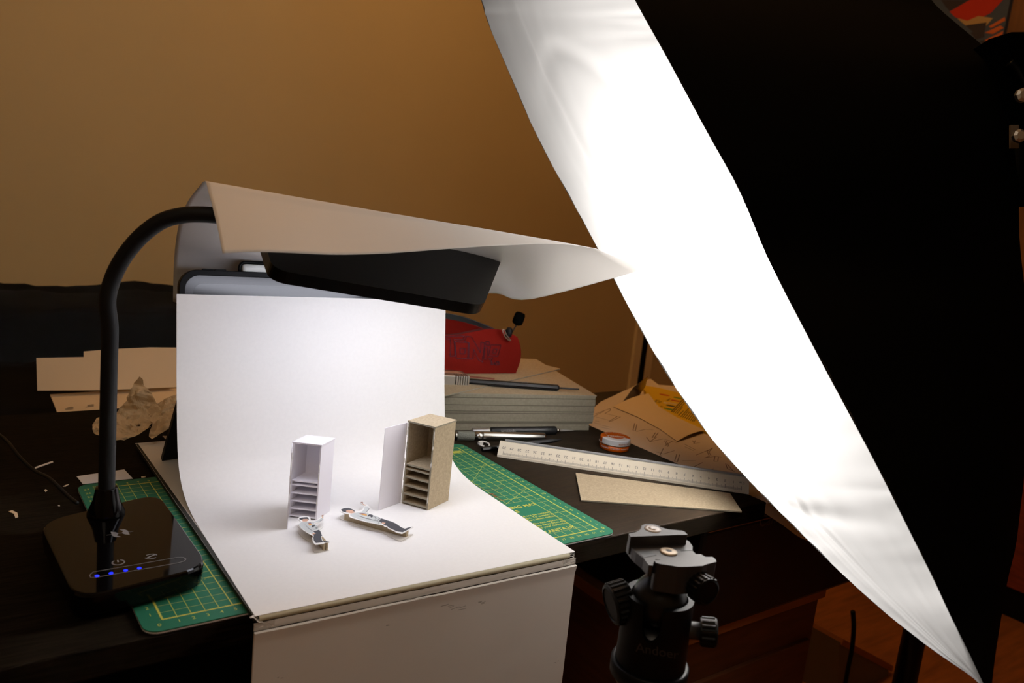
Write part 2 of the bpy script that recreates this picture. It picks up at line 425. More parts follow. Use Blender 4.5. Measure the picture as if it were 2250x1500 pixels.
# ================================================================== BINDER (open portfolio: one cover on the desk, one hanging in front)
bd = thing('ring_binder', (20.5, 14, 0), 'large white binder lying open on the mat, its front cover hanging over the desk edge', 'binder')
fA, fB = Vector((5.6, -2.9, 0)), Vector((35.5, -4.0, 0))
bk = [(5.95, 38.6), (36.4, 38.6)]
b = MB(); b.k = 0
b.prism([(fA.x, fA.y), (fB.x, fB.y), bk[1], bk[0]], .02, .40, side=1); tcov = b.build('top_cover', ['vinyl', 'vinyldark'], bd, bevel=.03)
b = MB(); b.prism([(fA.x+.01, fA.y+.02), (fA.x+.5, fA.y+.02), (6.2, 38.4), (5.97, 38.4)], .402, .412); b.build('edge_binding', 'vinyldark', tcov)
Fr = frame(fA, fB-fA, (0, 0, 1)); Wd = (fB-fA).length       # local x along the front, y up, z = toward the viewer
# Fr z axis = x cross up -> points to -y (toward viewer)
def wob(x, a=.03, s=.6, o=0): return a*noise.noise(Vector((x*s+o, o, 3.1)))
hg = MB(); hg.smooth = True
hg.at(Fr).grid(lambda u, v: (Wd*(.012+.965*u), .42-.52*v, .02+.20*math.sin(math.pi*min(1, v*1.05))-.08*v), 40, 12, thick=.05); hg.build('hinge_strip', 'hinge', bd)
sp = MB(); sp.smooth = True
sp.at(Fr).grid(lambda u, v: (Wd*u, -.1-.6*v+wob(u*Wd, .03, .5, 7), .10+.05*math.sin(math.pi*v)+wob(u*Wd, .04, .9, v*2)), 60, 6, thick=.06); sp.build('spine', 'vinyl', bd)
hc = MB(); hc.smooth = True
def hang(u, v):
    y = -.72-43*v
    bulge = .14*math.exp(-(v*43/.5)**2)
    z = .12+.9*v + bulge + .25*math.sin(u*3.1+1)*v + wob(u*Wd, .05, .2, v*9)
    return (Wd*u+ (.06 if u > .99 else 0)*math.exp(-((v*43-.1)/.3)**2), y+wob(u*Wd, .04, .35, 1) if v < .02 else y, z)
hc.at(Fr).grid(hang, 60, 120, thick=.25); hcov = hc.build('hanging_cover', 'vinyl', bd)
for (x0, x1, y0, y1) in ((.0, 1.5, -.68, -.05), (Wd-1.4, Wd+.05, -.66, -.04), (0, 1.6, -2.0, -.75)):
    tp = MB(); tp.at(Fr).grid(lambda u, v: (x0+(x1-x0)*u, y0+(y1-y0)*v, .22+.3*0+wob(u*3+x0, .05, 2, v*4)), 10, 8)
    tp.build('torn_tape', 'tape', bd)
tr = MB(); tr.smooth = True; tr.at(Fr)
for k in range(4):
    tr.grid(lambda u, v: (-.25+.55*u+k*.1, .34+.10*math.sin(u*4+k)-.14*k*u, .04+.10*k-.2*v+.03*math.sin(6*u)), 8, 3, thick=.02)
tr.build('frayed_corner', 'vinyl', bd); tr = MB(); tr.smooth = True; tr.at(Fr)
for k in range(3):
    tr.grid(lambda u, v: (Wd-.55+.5*u, .30-.2*k+.04*math.sin(u*6+k), .10+.04*k-.2*v), 6, 3, thick=.02)
tr.build('frayed_corner', 'vinyl', bd)
rn = random.Random(4); Fi = Fr.inverted()
for px, py, L, k in ((985, 1340, 30, 3), (1003, 1345, 36, 4), (1058, 1331, 18, 4), (930, 1325, 90, 2), (855, 1383, 12, 2), (1225, 1460, 18, 2), (617, 1497, 16, 2)):
    sm = MB()
    for q in range(k):
        a = PP(px+rn.uniform(-L, L)*.4, py+rn.uniform(-3, 3), (20, -4.42, -3), (.037, 1, 0))
        d = Vector((rn.uniform(.3, 1)*L*.028, 0, rn.uniform(-.05, .12)*L*.03))
        sm.line(a+Vector((0, -.6, 0)), a+d+Vector((0, -.6, 0)), .025, (0, 1, 0))
    for i, p in enumerate(sm.v):            # the marks lie on the cover
        q = Fi @ p; v = (-.72-q.y)/43; u = q.x/Wd; s_ = hang(min(max(u, 0), 1), max(v, 0.001)); sm.v[i] = Fr @ Vector((q.x, q.y, s_[2]+.27))
    sm.build('scuff_mark', 'smudge', hcov)

# ================================================================== CURVED BACKDROP CARD
prof = [(-3.0, .47), (3, .45), (9, .45), (14, .46), (16.3, .58), (18.6, .95), (20.4, 1.65), (21.7, 2.7), (22.5, 3.9), (23.3, 6.3), (24.2, 10.6), (24.9, 15.0), (25.6, 19.62)]
cp = catmull([Vector((0, a, c)) for a, c in prof], 6)
def sweep(u, v):
    p = interp(cp, v); f = max(0, (p.z-.45)/19.2)
    xl = 5.65+.95*(p.y+3)/28.6; xr = 35.5+.75*(p.y+4)/27.5
    y = p.y - u*(1.0 + .5*min(1, v*1.3))
    return (xl+(xr-xl)*u, y, p.z - .03*u*f)
b = MB(); b.smooth = True; b.grid(sweep, 24, 72, thick=.04); bdrop = b.build('backdrop_card', 'card')
tag(bdrop, 'large white card curved into a seamless backdrop on top of the open binder', 'backdrop')
Z0 = .475   # top surface of the backdrop floor

# ================================================================== TABLET in black case, standing behind the backdrop
a0, a1, a2 = Vector(sweep(0, 1)), Vector(sweep(1, 1)), Vector(sweep(0, .8))
ux = (a1-a0).normalized(); uy = (a0-a2); uy = (uy-ux*uy.dot(ux)).normalized(); nb = ux.cross(uy)   # nb points toward viewer
if nb.dot(Vector((0, -1, 0))) < 0: nb = -nb
to = a0 - nb*.85
TF = frame(to, ux, uy)   # local z toward viewer
def tpx(x, y, dz=0.0):
    p = TF.inverted() @ PP(x, y, to+nb*dz, nb); return p
tab = thing('tablet', (20, 27, .5), 'tablet in a black case leaning behind the white backdrop card', 'tablet')
tl = tpx(392, 640); tp_ = tpx(520, 597); TW = 26.4; top = tp_.y+.05; xl = tl.x
Hh = 19.5
def case_outline(i): return [(p[0]+xl+TW/2, p[1]+top-Hh/2) for p in rrect(TW-2*i, Hh-2*i, 1.75-i*.6, 10)]
b = MB().at(TF); 
o1 = case_outline(0); o2 = case_outline(.55); n = len(o1)
vs = [(p[0], p[1], .42) for p in o1]+[(p[0], p[1], .42) for p in o2]+[(p[0], p[1], -.5) for p in o1]+[(p[0], p[1], .2) for p in o2]
fs = []
for i in range(n):
    j = (i+1) % n; fs += [(i, j, n+j, n+i), (2*n+i, 2*n+j, j, i), (n+i, n+j, 3*n+j, 3*n+i)]
b.add(vs, fs); b.poly([(p[0], p[1], -.5) for p in reversed(o1)]); tcase = b.build('case', 'black', tab, bevel=.06)
b = MB().at(TF); b.prism(case_outline(.56), .0, .22); b.build('bezel', 'screenedge', tab)
b = MB().at(TF); b.prism(case_outline(1.35), .2, .235); b.build('screen', 'screen', tab)
for x0, x1 in ((444, 469), (471, 496)):
    p, q = tpx(x0, 596), tpx(x1, 597)
    b = MB().at(TF); b.bx(p.x, q.x, top-.05, top+.14, -.2, .2); b.build('volume_button', 'black', tcase, bevel=.05)
hp = tpx(526, 597); hx0 = hp.x; hx1 = hx0+17.2
ring = [(hx0+.45*0, top-.1)]+[(hx0+.6-.6*math.cos(a), top+.55+.5*math.sin(a)-.05) for a in [math.radians(q) for q in range(0, 91, 15)]]
b = MB().at(TF)
path = [Vector((hx0, top-.1, .1)), Vector((hx0, top+.35, .1))]+[Vector((hx0+.55-.55*math.cos(math.radians(q)), top+.35+.6*math.sin(math.radians(q)), .1)) for q in range(15, 91, 15)]+[Vector((hx1, top+.95, .1))]
b.smooth = True; b.tube(path, .17, 8); b.build('pencil_loop', 'black', tcase)
b = MB().at(TF); b.smooth = True
b.tube([(hx0+.22, top+.36, .12), (hx0+.3, top+.36, .12), (hx0+.6, top+.36, .12), (hx0+16.6, top+.36, .12)], [.2, .36, .42, .42], 16)
tag(b.build('stylus', 'stylus'), 'white round stylus held in the loop on top of the black tablet case', 'stylus')
b = MB()   # kick-stand foot seen left of the backdrop
kp = [P(358, 1010, .45), P(392, 960, .45)]
q0 = P(356, 1012, .45); q1 = q0+Vector((9, 1, 0)); q2 = q0+Vector((9, 4.5, 0)); q3 = q0+Vector((.4, 4.2, 0))
tp3 = TF @ Vector((xl+.3, top-Hh+5, -.5)); 
b.slab([q0, q1, TF @ Vector((xl+9, top-12, -.52)), TF @ Vector((xl+.4, top-12, -.52))], (0, .6, .1)); b.build('kickstand', 'black', tcase)

# ================================================================== DESK LAMP
LX, LY = -.55, 18.4
lampo = thing('desk_lamp', (LX, LY-7, 0), 'black gooseneck LED desk lamp with a glossy square base left of the backdrop', 'desk lamp')
LZ = 2.0
bc = [P(x, y, LZ) for x, y in ((462, 1243), (165, 1318), (84, 1146), (348, 1082))]     # square corners extrapolated
def rounded(poly, r, n=7):
    out = []; m = len(poly)
    for i in range(m):
        p = Vector(poly[i]); a = (Vector(poly[i-1])-p).normalized(); c = (Vector(poly[(i+1) % m])-p).normalized()
        s = p+a*r; e = p+c*r
        for k in range(n+1):
            t = k/n; out.append((s*(1-t)**2+p*2*t*(1-t)+e*t*t))
    return out
rb = rounded([Vector((p.x, p.y, 0)) for p in bc], 2.3)
cxy = sum((Vector((p.x, p.y, 0)) for p in bc), Vector())/4
b = MB(); lay = []
for s_, z in ((.93, .03), (.985, .35), (1.0, 1.0), (1.0, 1.75), (.99, 1.93), (.975, 2.0)):
    lay.append([cxy+(p-cxy)*s_+Vector((0, 0, z)) for p in rb])
n = len(rb); vs = [p for l in lay for p in l]; fs = [tuple(reversed(range(n))), tuple(range((len(lay)-1)*n, len(lay)*n))]
for i in range(len(lay)-1):
    for k in range(n): fs.append((i*n+k, i*n+(k+1) % n, (i+1)*n+(k+1) % n, (i+1)*n+k))
b.add(vs, fs); base = b.build('base', 'gloss', lampo)
pb = P(233, 1128, LZ); LX, LY = pb.x, pb.y
b = MB().at(frame((LX, LY, LZ), (1, 0, 0), (0, 1, 0))); b.smooth = True
b.lathe([(1.5, 0), (1.5, .15), (1.05, 1.3), (.86, 2.35), (.84, 2.4)], 40); b.build('collar', 'gloss', lampo, smooth=True)
def pc(x, y): return PP(x, y, (LX, LY-max(0, (x-250)/350)*6.5, 0), (0, 1, 0))
spine_px = [(233, 1085), (232, 1000), (232, 900), (232, 800), (233, 720), (236, 660), (249, 608), (275, 560), (312, 517), (355, 486), (400, 473), (440, 471), (480, 474), (540, 484), (600, 497)]
sp3 = [pc(*q) for q in spine_px]
for i in range(5): sp3[i].x = LX; 
b = MB(); b.smooth = True; b.tube(catmull(sp3, 5), .66, 20); b.build('gooseneck', 'rubber', lampo, smooth=True)
# head: flat panel under the paper, underside carries the LEDs and faces the backdrop
HB0, HB1 = PP(600, 592, (0, 6.0, 0), (0, 1, 0)), PP(1062, 672, (0, 6.0, 0), (0, 1, 0))
HT0, HT1 = PP(583, 545, (0, 15.5, 0), (0, 1, 0)), PP(1118, 530, (0, 15.5, 0), (0, 1, 0))
hn = (HB1-HB0).cross((HT0+HT1)/2-HB0).normalized()
HT0, HT1 = PP(572, 500, HB0, hn), PP(1118, 530, HB0, hn)
hq = rounded([HB0, HB1, HT1, HT0], 1.6, 8)
if hn.y > 0: hn = -hn                     # hn: toward the camera; LED side is -hn
b = MB(); b.slab(hq, -hn*1.1); lhead = b.build('head', 'headblack', lampo, bevel=.25, seg=3)
hc_ = (HB0+HB1+HT0+HT1)/4
b = MB(); lq = rounded([hc_+(p-hc_)*.92-hn*1.13 for p in (HB0, HB1, HB1.lerp(HT1, .42), HB0.lerp(HT0, .42))], .8, 5); b.slab(lq, -hn*.03); b.build('led_panel', 'ledpanel', lhead)
# controls printed on the base
L2 = LZ+.012
def bp(x, y): return P(x, y, L2)
ctl = MB()
def stroke(mb, pts, w, closed=False, z=L2):
    pts = [Vector((p.x, p.y, z)) for p in pts]
    if closed: pts = pts+[pts[0]]
    for a, c in zip(pts, pts[1:]): mb.line(a, c, w)
slot = [bp(205, 1256), bp(390, 1224), bp(402, 1224), bp(409, 1228), bp(404, 1233), bp(392, 1236), bp(210, 1268), bp(199, 1268), bp(197, 1263)]
stroke(ctl, slot, .055, True); ctl.build('touch_bar', 'logo', base)
ctl = MB()
c = bp(260, 1235); stroke(ctl, [c+Vector((.42*math.cos(a), .42*math.sin(a), 0)) for a in [math.radians(q) for q in range(120, 421, 20)]], .1)
stroke(ctl, [c+Vector((0, .05, 0)), c+Vector((.02, .4, 0))], .1); ctl.build('power_icon', 'logo', base)
ctl = MB(); c = bp(332, 1222)
for s_ in (1, -1):
    stroke(ctl, [c+Vector((s_*(.45*math.cos(a)), s_*(.4*math.sin(a)), 0)) for a in [math.radians(q) for q in range(10, 150, 20)]], .09)
stroke(ctl, [c+Vector((-.3, -.1, 0)), c+Vector((.0, .05, 0)), c+Vector((.32, .2, 0))], .13); ctl.build('mode_icon', 'logo', base)
ctl = MB(); c = bp(264, 1171)
for s_ in (1, -1):
    ctl.poly([c+Vector((s_*x, s_*y, 0)) for x, y in (((.05, .75), (.45, .62), (.62, .3), (.62, -.55), (.3, -.35), (.12, .0), (.3, .35)) if s_ > 0 else ((.05, .75), (.45, .62), (.62, .3), (.62, -.55), (.3, -.35), (.12, .0), (.3, .35)))])
stroke(ctl, [c+Vector((-1.0, .0, 0)), c+Vector((1.0, .0, 0))], .04); ctl.build('maker_mark', 'logo', base)
for (x, y) in ((213, 1265), (244, 1259), (276, 1253), (306, 1248)):
    c = P(x, y, LZ); b = MB().at(frame((c.x, c.y, LZ+.01), (1, 0, 0), (0, 1, 0))); b.lathe([(.15, 0), (.13, .02)], 14); b.build('indicator_light', 'ledblue', base)
cab = [P(170, 1105, .6), P(150, 1090, .4), P(128, 1068, .7), P(105, 1048, .9), P(80, 1036, .3), P(62, 1022, .4), P(40, 1000, .9), P(22, 976, 1.2), P(8, 962, .9), P(-10, 945, .5), P(-60, 880, .1)]
b = MB(); b.smooth = True; b.tube(catmull(cab, 6), .17, 8); b.build('power_cord', 'rubber', lampo)

# ================================================================== PAPER SHADE draped over the lamp
Lr = PP(450, 397, (0, 16.5, 0), (0, 1, 0)); Rr_ = PP(1310, 546, (0, 11.5, 0), (0, 1, 0))
LfL = PP(489, 555, (0, 9.0, 0), (0, 1, 0))
RbL = PP(380, 662, (0, 29.5, 0), (0, 1, 0))
front_px = [(489, 556), (560, 553), (640, 555), (740, 559), (850, 556), (960, 548), (1060, 541), (1120, 538), (1190, 535), (1250, 537), (1310, 546)]
ridge_px = [(450, 397), (536, 412), (622, 427), (708, 442), (794, 457), (880, 472), (966, 487), (1052, 501), (1138, 516), (1224, 531), (1310, 546)]
rear_px = [(380, 662), (470, 690), (560, 700), (650, 700), (740, 690), (840, 680), (930, 668), (1020, 650), (1090, 644), (1170, 656), (1420, 590)]
def ply(u, px, ya, yb):
    k = u*(len(px)-1); i = min(int(k), len(px)-2); f = k-i
    x = px[i][0]*(1-f)+px[i+1][0]*f; y = px[i][1]*(1-f)+px[i+1][1]*f
    return PP(x, y, (0, ya+(yb-ya)*u, 0), (0, 1, 0))
def smooth_px(px):
    c = catmull([Vector((a, d, 0)) for a, d in px], 8); return [(p.x, p.y) for p in c]
front_s, ridge_s, rear_s = smooth_px(front_px), smooth_px(ridge_px), smooth_px(rear_px)
def rear_at(u):
    k = u*(len(rear_s)-1); i = min(int(k), len(rear_s)-2); f = k-i
    return rear_s[i][0]*(1-f)+rear_s[i+1][0]*f, rear_s[i][1]*(1-f)+rear_s[i+1][1]*f
def shade_pt(u, v):
    r = ply(u, ridge_s, 13.5, 7.0); f = ply(u, front_s, 4.0, 6.5)
    w = min(1, max(0, (u-.62)/.38)); kx = rear_at(u); k = PP(kx[0], kx[1], (0, 34-24.5*w**1.3, 0), (0, 1, 0))
    if v < .4:
        t = v/.4; p = f.lerp(r, t)
        bul = math.sin(math.pi*t)*.5*(1-u)
        return p+Vector((0, -bul*.5, bul*.3))
    t = (v-.4)/.6; p = r.lerp(k, t)
    bul = math.sin(math.pi*t)*(3.6*(1-u)+1.0)
    return p+Vector((0, .7*bul*(1-.5*u), bul*.42*(1-u)))
def shade_s(u, v):
    # round the crease at the ridge
    if abs(v-.4) < .07:
        a, c = shade_pt(u, .33), shade_pt(u, .47); m = shade_pt(u, .4); t = (v-.33)/.14
        q = a*(1-t)**2+m*2*t*(1-t)+c*t*t
        return q+(m-(a*.25+m*.5+c*.25))*(math.sin(math.pi*t)**2)
    return shade_pt(u, v)
b = MB(); b.smooth = True; b.grid(shade_s, 60, 50)
sh = b.build('folded_paper', 'shade'); md = sh.modifiers.new('thick', 'SOLIDIFY'); md.thickness = .0003
tag(sh, 'large sheet of white paper folded over the lamp head as a shade', 'paper sheet')

# ================================================================== MODEL CABINETS
def cabinet(name, FL, FR, BR, H, mt, edge, tk, shelves, label, door):
    FL, FR, BR = (Vector((p.x, p.y, Z0)) for p in (FL, FR, BR)); BL = FL+BR-FR
    root = thing(name, (FL+BR)/2, label, 'model cabinet')
    ax = (FR-FL); wd = ax.length; ax.normalize(); dp = BR-FR; dl = dp.length; dp.normalize()
    up = Vector((0, 0, 1))
    def pan(nm, o, u, v, t, m=None):
        b = MB(); b.slab([o, o+u, o+u+v, o+v], t, side=1); return b.build(nm, m or [mt, edge], root)
    pan('side_panel', FL, dp*dl, up*H, ax*tk); pan('side_panel', FR-ax*tk, dp*dl, up*H, ax*tk)
    pan('back_panel', BL+ax*tk-dp*tk, ax*(wd-2*tk), up*H, dp*tk)
    pan('top_panel', FL+up*H-dp*.06-ax*.05, ax*(wd+.1), dp*(dl+.1), up*tk)
    for h in shelves:
        pan('shelf', FL+ax*tk+up*h-dp*.05, ax*(wd-2*tk), dp*(dl-tk+.05), up*tk)
    rn = random.Random(len(name))
    for k in range(14):
        h = rn.uniform(.03, .97)*H; o = FL+up*h-dp*.02+ax*rn.uniform(-.02, .05) if k % 2 else FR-ax*rn.uniform(.0, .14)+up*h-dp*.02
        gl = MB(); gl.smooth = True; gl.tube([o, o+up*rn.uniform(.1, .35), o+up*rn.uniform(.36, .6)], [.02, rn.uniform(.03, .05), .015], 6)
        gl.build('glue_trace', 'glue', root)
    D0, D1, DH = door
    b = MB(); D0 = Vector((D0.x, D0.y, Z0)); D1 = Vector((D1.x, D1.y, Z0)); nn = (D1-D0).cross(up).normalized()
    b.slab([D0+up*.02, D1+up*.02, D1+up*DH, D0+up*DH], nn*.05); d = b.build('door', 'whitemod', root); 
    if name.startswith('grey'): d['label'] = 'white card door standing open'
    for f in (.12, .5, .85):
        hi = MB(); hi.bx(D0.x-.06, D0.x+.06, D0.y-.06, D0.y+.06, Z0+DH*f, Z0+DH*f+.5); hi.build('paper_hinge', 'glue', d, bevel=.03)
    return root
gFL, gFR, gBR = P(882, 1105, Z0), P(939.5, 1121, Z0), P(985, 1099, Z0)
cabinet('greyboard_cabinet', gFL, gFR, gBR, 8.62, 'grey', 'greyedge', .17, (.16, 1.05, 1.95, 2.85, 3.72, 4.15),
        'brown greyboard model cabinet with shelves, at the right of the backdrop', (P(880, 1103, Z0), P(831.6, 1121, Z0), 8.5))
wFL, wFR, wBR = P(634, 1135, Z0), P(695.5, 1142, Z0), P(724, 1122.5, Z0)
cabinet('white_card_cabinet', wFL, wFR, wBR, 7.3, 'whitemod', 'whitemod', .13, (.12, .85, 1.62, 2.4, 3.2, 3.6),
        'white card model cabinet with shelves, at the centre of the backdrop', (P(632.5, 1136, Z0), P(631.5, 1162, Z0), 7.3))

# ================================================================== PAPER FIGURES
def figure(ox, oy, outline, regions, spine, label, zt=1.22, off=.3):
    conv = lambda q, z: P(ox+q[0]/12.5, oy+q[1]/12.5, z)
    top = [conv(q, zt) for q in outline]
    c = sum(top, Vector())/len(top)
    root = thing('paper_cutout', (c.x, c.y, Z0), label, 'paper figure', 'paper cut-out figures on the backdrop floor')
    b = MB(); b.prism([(p.x, p.y) for p in top], zt-.05, zt); rc_ = b.build('raised_cutout', 'card', root)
    b = MB(); b.prism([(p.x, p.y) for p in top], Z0+.004, Z0+.035); b.build('base_cutout', 'card', root)
    a, e = conv(spine[0], zt), conv(spine[1], zt); d = (e-a).normalized(); nrm = Vector((-d.y, d.x, 0))
    for k in (-.5, .5):
        o = a+nrm*(k*.24+off); o.z = Z0+.035; o2 = e+nrm*(k*.24+off); o2.z = Z0+.035
        b = MB(); b.slab([o, o2, o2+Vector((0, 0, zt-.052-Z0-.035)), o+Vector((0, 0, zt-.052-Z0-.035))], nrm*.17); b.build('spacer_strip', 'grey', root)
    pr = MB(); names = []
    for i, (m, pts) in enumerate(regions):
        if m not in names: names.append(m)
        pr.k = names.index(m); pts3 = [conv(q, zt) for q in pts]
        ar = sum(pts3[j].x*pts3[(j+1) % len(pts3)].y-pts3[(j+1) % len(pts3)].x*pts3[j].y for j in range(len(pts3)))
        if ar < 0: pts3.reverse()
        pr.poly([(p.x, p.y, zt+.004+.0015*i) for p in pts3])
    pr.build('printed_picture', names, rc_)
    return root
O2 = [(75, 510), (110, 475), (160, 450), (240, 430), (340, 435), (420, 465), (470, 490), (500, 535), (600, 522), (690, 490), (735, 440), (750, 390), (700, 345), (645, 310), (638, 275), (680, 255), (740, 270), (752, 310), (820, 345), (870, 390), (912, 445), (908, 500), (870, 545), (812, 580), (900, 590), (1050, 640), (1200, 700), (1350, 750), (1500, 800), (1620, 850), (1650, 890), (1780, 960), (1870, 1000), (1960, 965), (2100, 945), (2110, 965), (1990, 1040), (1790, 1150), (1650, 1120), (1540, 1060), (1420, 1010), (1380, 960), (1320, 960), (1280, 920), (1150, 895), (1000, 865), (800, 825), (600, 770), (430, 720), (345, 685), (330, 640), (340, 610), (250, 600), (150, 570), (90, 540)]
R2 = [('shirt', [(370, 612), (500, 578), (600, 565), (700, 540), (750, 480), (772, 400), (840, 398), (890, 450), (880, 500), (800, 572), (950, 622), (1150, 692), (1210, 725), (1160, 805), (1250, 870), (1240, 890), (1150, 882), (1000, 850), (800, 810), (600, 755), (420, 690), (372, 650)]),
      ('trouser', [(1215, 728), (1350, 772), (1500, 818), (1620, 872), (1780, 982), (1870, 1017), (1810, 1112), (1660, 1092), (1540, 1040), (1430, 990), (1380, 940), (1320, 930), (1250, 870), (1160, 808)]),
      ('hat', [(1870, 1017), (1960, 985), (2080, 962), (1960, 1040), (1810, 1112)]),
      ('hat', [(115, 490), (200, 452), (330, 447), (420, 480), (500, 530), (480, 550), (420, 505), (310, 502), (250, 525), (265, 555), (310, 575), (200, 560), (140, 532)]),
      ('skin', [(250, 525), (310, 502), (420, 505), (470, 545), (500, 575), (400, 598), (310, 575), (265, 552)]),
      ('skin', [(720, 335), (800, 365), (785, 385), (708, 345)]),
      ('skindk', [(655, 292), (700, 275), (728, 300), (715, 335), (690, 325)]),
      ('skin', [(1240, 845), (1340, 852), (1315, 890), (1235, 885)]),
      ('ochre', [(620, 610), (720, 615), (832, 635), (820, 665), (700, 640)]),
      ('mauve', [(605, 600), (700, 588), (780, 600), (835, 628), (700, 615)]),
      ('hat', [(850, 650), (900, 622), (985, 640), (1000, 680), (950, 715), (905, 660), (870, 685)]),
      ('fold', [(1000, 668), (1080, 700), (1090, 740), (1030, 775), (1065, 735), (1040, 700)]),
      ('fold', [(1120, 700), (1205, 728), (1130, 800), (1100, 790), (1150, 750), (1150, 720)]),
      ('fold', [(560, 650), (800, 720), (1150, 812), (1150, 822), (790, 735)]),
      ('fold', [(880, 455), (898, 470), (880, 510), (800, 575), (790, 565), (868, 500)]),
      ('fold', [(1150, 818), (1165, 820), (1150, 880), (1138, 876)])]
figure(740, 1080, O2, R2, ((185, 600), (1895, 1070)), 'paper cut-out of a man in cap and sweatshirt, lying nearest the greyboard cabinet')
O1 = [(312, 355), (350, 315), (480, 298), (590, 303), (642, 340), (660, 395), (640, 428), (760, 430), (860, 390), (930, 330), (940, 290), (970, 258), (1025, 256), (1024, 285), (1000, 310), (1024, 340), (1012, 390), (960, 440), (880, 470), (765, 492), (850, 590), (892, 650), (932, 690), (962, 760), (985, 830), (950, 862), (970, 920), (1000, 975), (1100, 978), (1180, 985), (1172, 1010), (1050, 1020), (1000, 1050), (780, 1075), (720, 1000), (700, 890), (730, 850), (690, 820), (640, 790), (560, 750), (440, 670), (370, 600), (318, 520), (330, 480), (400, 445), (340, 405)]
R1 = [('shirt', [(335, 512), (400, 462), (560, 447), (760, 447), (880, 402), (950, 345), (1000, 352), (1000, 385), (955, 425), (880, 457), (745, 478), (860, 622), (880, 655), (720, 705), (735, 755), (700, 782), (560, 735), (440, 652), (370, 590)]),
      ('trouser', [(720, 718), (885, 668), (930, 722), (970, 832), (940, 852), (960, 940), (1000, 1012), (800, 1035), (745, 960), (730, 885), (745, 835), (718, 792), (800, 772)]),
      ('hat', [(1002, 978), (1100, 985), (1172, 992), (1080, 1010), (1005, 1014)]),
      ('hat', [(335, 372), (400, 335), (560, 322), (595, 350), (610, 400), (560, 372), (450, 375), (425, 402), (370, 392)]),
      ('skin', [(440, 378), (560, 374), (602, 402), (545, 445), (440, 443), (425, 404)]),
      ('skin', [(965, 310), (1000, 320), (1004, 350), (972, 352)]),
      ('skindk', [(950, 290), (985, 262), (1018, 264), (995, 300), (965, 315)]),
      ('skin', [(740, 760), (812, 770), (725, 802), (690, 788)]),
      ('ochre', [(590, 500), (640, 492), (700, 545), (620, 560)]), ('mauve', [(580, 482), (650, 470), (690, 500), (600, 505)]),
      ('hat', [(690, 560), (750, 540), (790, 560), (740, 590), (700, 615)]),
      ('fold', [(780, 590), (850, 630), (700, 690), (800, 640)]), ('fold', [(480, 505), (600, 620), (720, 705), (700, 705), (580, 620)]),
      ('fold', [(780, 510), (870, 625), (850, 615)]), ('fold', [(1000, 385), (955, 428), (880, 458), (940, 415)])]
figure(630, 1110, O1, R1, ((430, 440), (965, 1040)), 'paper cut-out of a man in cap and sweatshirt, lying at the white cabinet foot')

# ================================================================== GREYBOARD STACK
sFL, sFR = P(985, 945, DT), P(1300, 945, DT)
sx = (sFR-sFL).normalized(); sFL = sFR-sx*34; sy = Vector((-sx.y, sx.x, 0))
ST = 4.85
b = MB(); rn = random.Random(11); z = DT+.01; k = 0
while z < ST-.02:
    th = .15; jx = rn.uniform(-.04, .04)+ .12*noise.noise(Vector((z*1.2, 2, 0))); jy = rn.uniform(-.03, .03); dk = rn.random() < .16
    if z < .7: jx -= .5
    o = sFL+sx*jx+sy*jy; o = Vector((o.x, o.y, z)); b.k = 0
    b.slab([o, o+sx*34, o+sx*34+sy*24.5, o+sy*24.5], (0, 0, th-(.018 if not dk else .035)), side=0 if not dk else 1); z += th; k += 1
stk = b.build('greyboard_sheets', ['greyedge', 'greydark']); tag(stk, 'thick neat pile of greyboard sheets behind the green mat at the right', 'board stack', kind='stuff')
def onst(x, y, z): return P(x, y, z)
b = MB(); o = sFL; ztop = ST+.02
o = Vector((o.x, o.y, ztop)); b.slab([o, o+sx*34.1, o+sx*34.1+sy*24.3, o+sy*24.3], (0, 0, .15), side=1)
tag(b.build('greyboard_sheet', ['grey', 'greyedge']), 'topmost sheet of the greyboard pile, under the black mechanical pencil', 'board sheet')
ZT = ztop+.17
tri = [P(1232, 808, ZT+.35), P(940, 876, ZT+.12), P(900, 800, ZT+.1), P(1120, 788, ZT+.3)]
b = MB(); b.slab([P(1232, 808, ZT+.3), P(920, 880, ZT+.3), P(880, 790, ZT+.3), P(1100, 775, ZT+.3)], (0, 0, .15), side=1)
b.v = [Vector((p.x, p.y, p.z-.28)) for p in b.v]
tag(b.build('greyboard_sheet', ['grey', 'greyedge']), 'loose greyboard sheet lying askew beneath the red pencil case', 'board sheet')
ZC = ZT+.18

# red pencil case
c0, c1 = P(880, 822, ZC), P(1133, 820, ZC)
cx_ = (c1-c0).normalized(); cy_ = Vector((-cx_.y, cx_.x, 0)); CL = (c1-c0).length
pcz = thing('pencil_case', (c0+c1)/2+cy_*4, 'open red fabric pencil case with scrawled lettering on the greyboard pile', 'pencil case')
CF = frame(c0, cx_, cy_)
Dp = 7.5
def case_front_h(u):  # height of the front wall along its length
    return interp([Vector((h, 0, 0)) for h in (5.6, 5.7, 5.7, 5.7, 5.7, 5.9, 6.3, 6.7, 6.8, 6.6, 5.6)], u).x
def cfront(u, v):
    h = case_front_h(u); x = CL*u; 
    y = -.35*math.sin(math.pi*v)*(1-.3*u)+ (1.0*v**3) + .08*noise.noise(Vector((u*5, v*3, 1)))
    x += .55*math.sin(math.pi*v*.9)*max(0, (u-.85)/.15)
    return (x, y, .02+h*v)
b = MB().at(CF); b.smooth = True; b.grid(cfront, 44, 14, thick=.15)
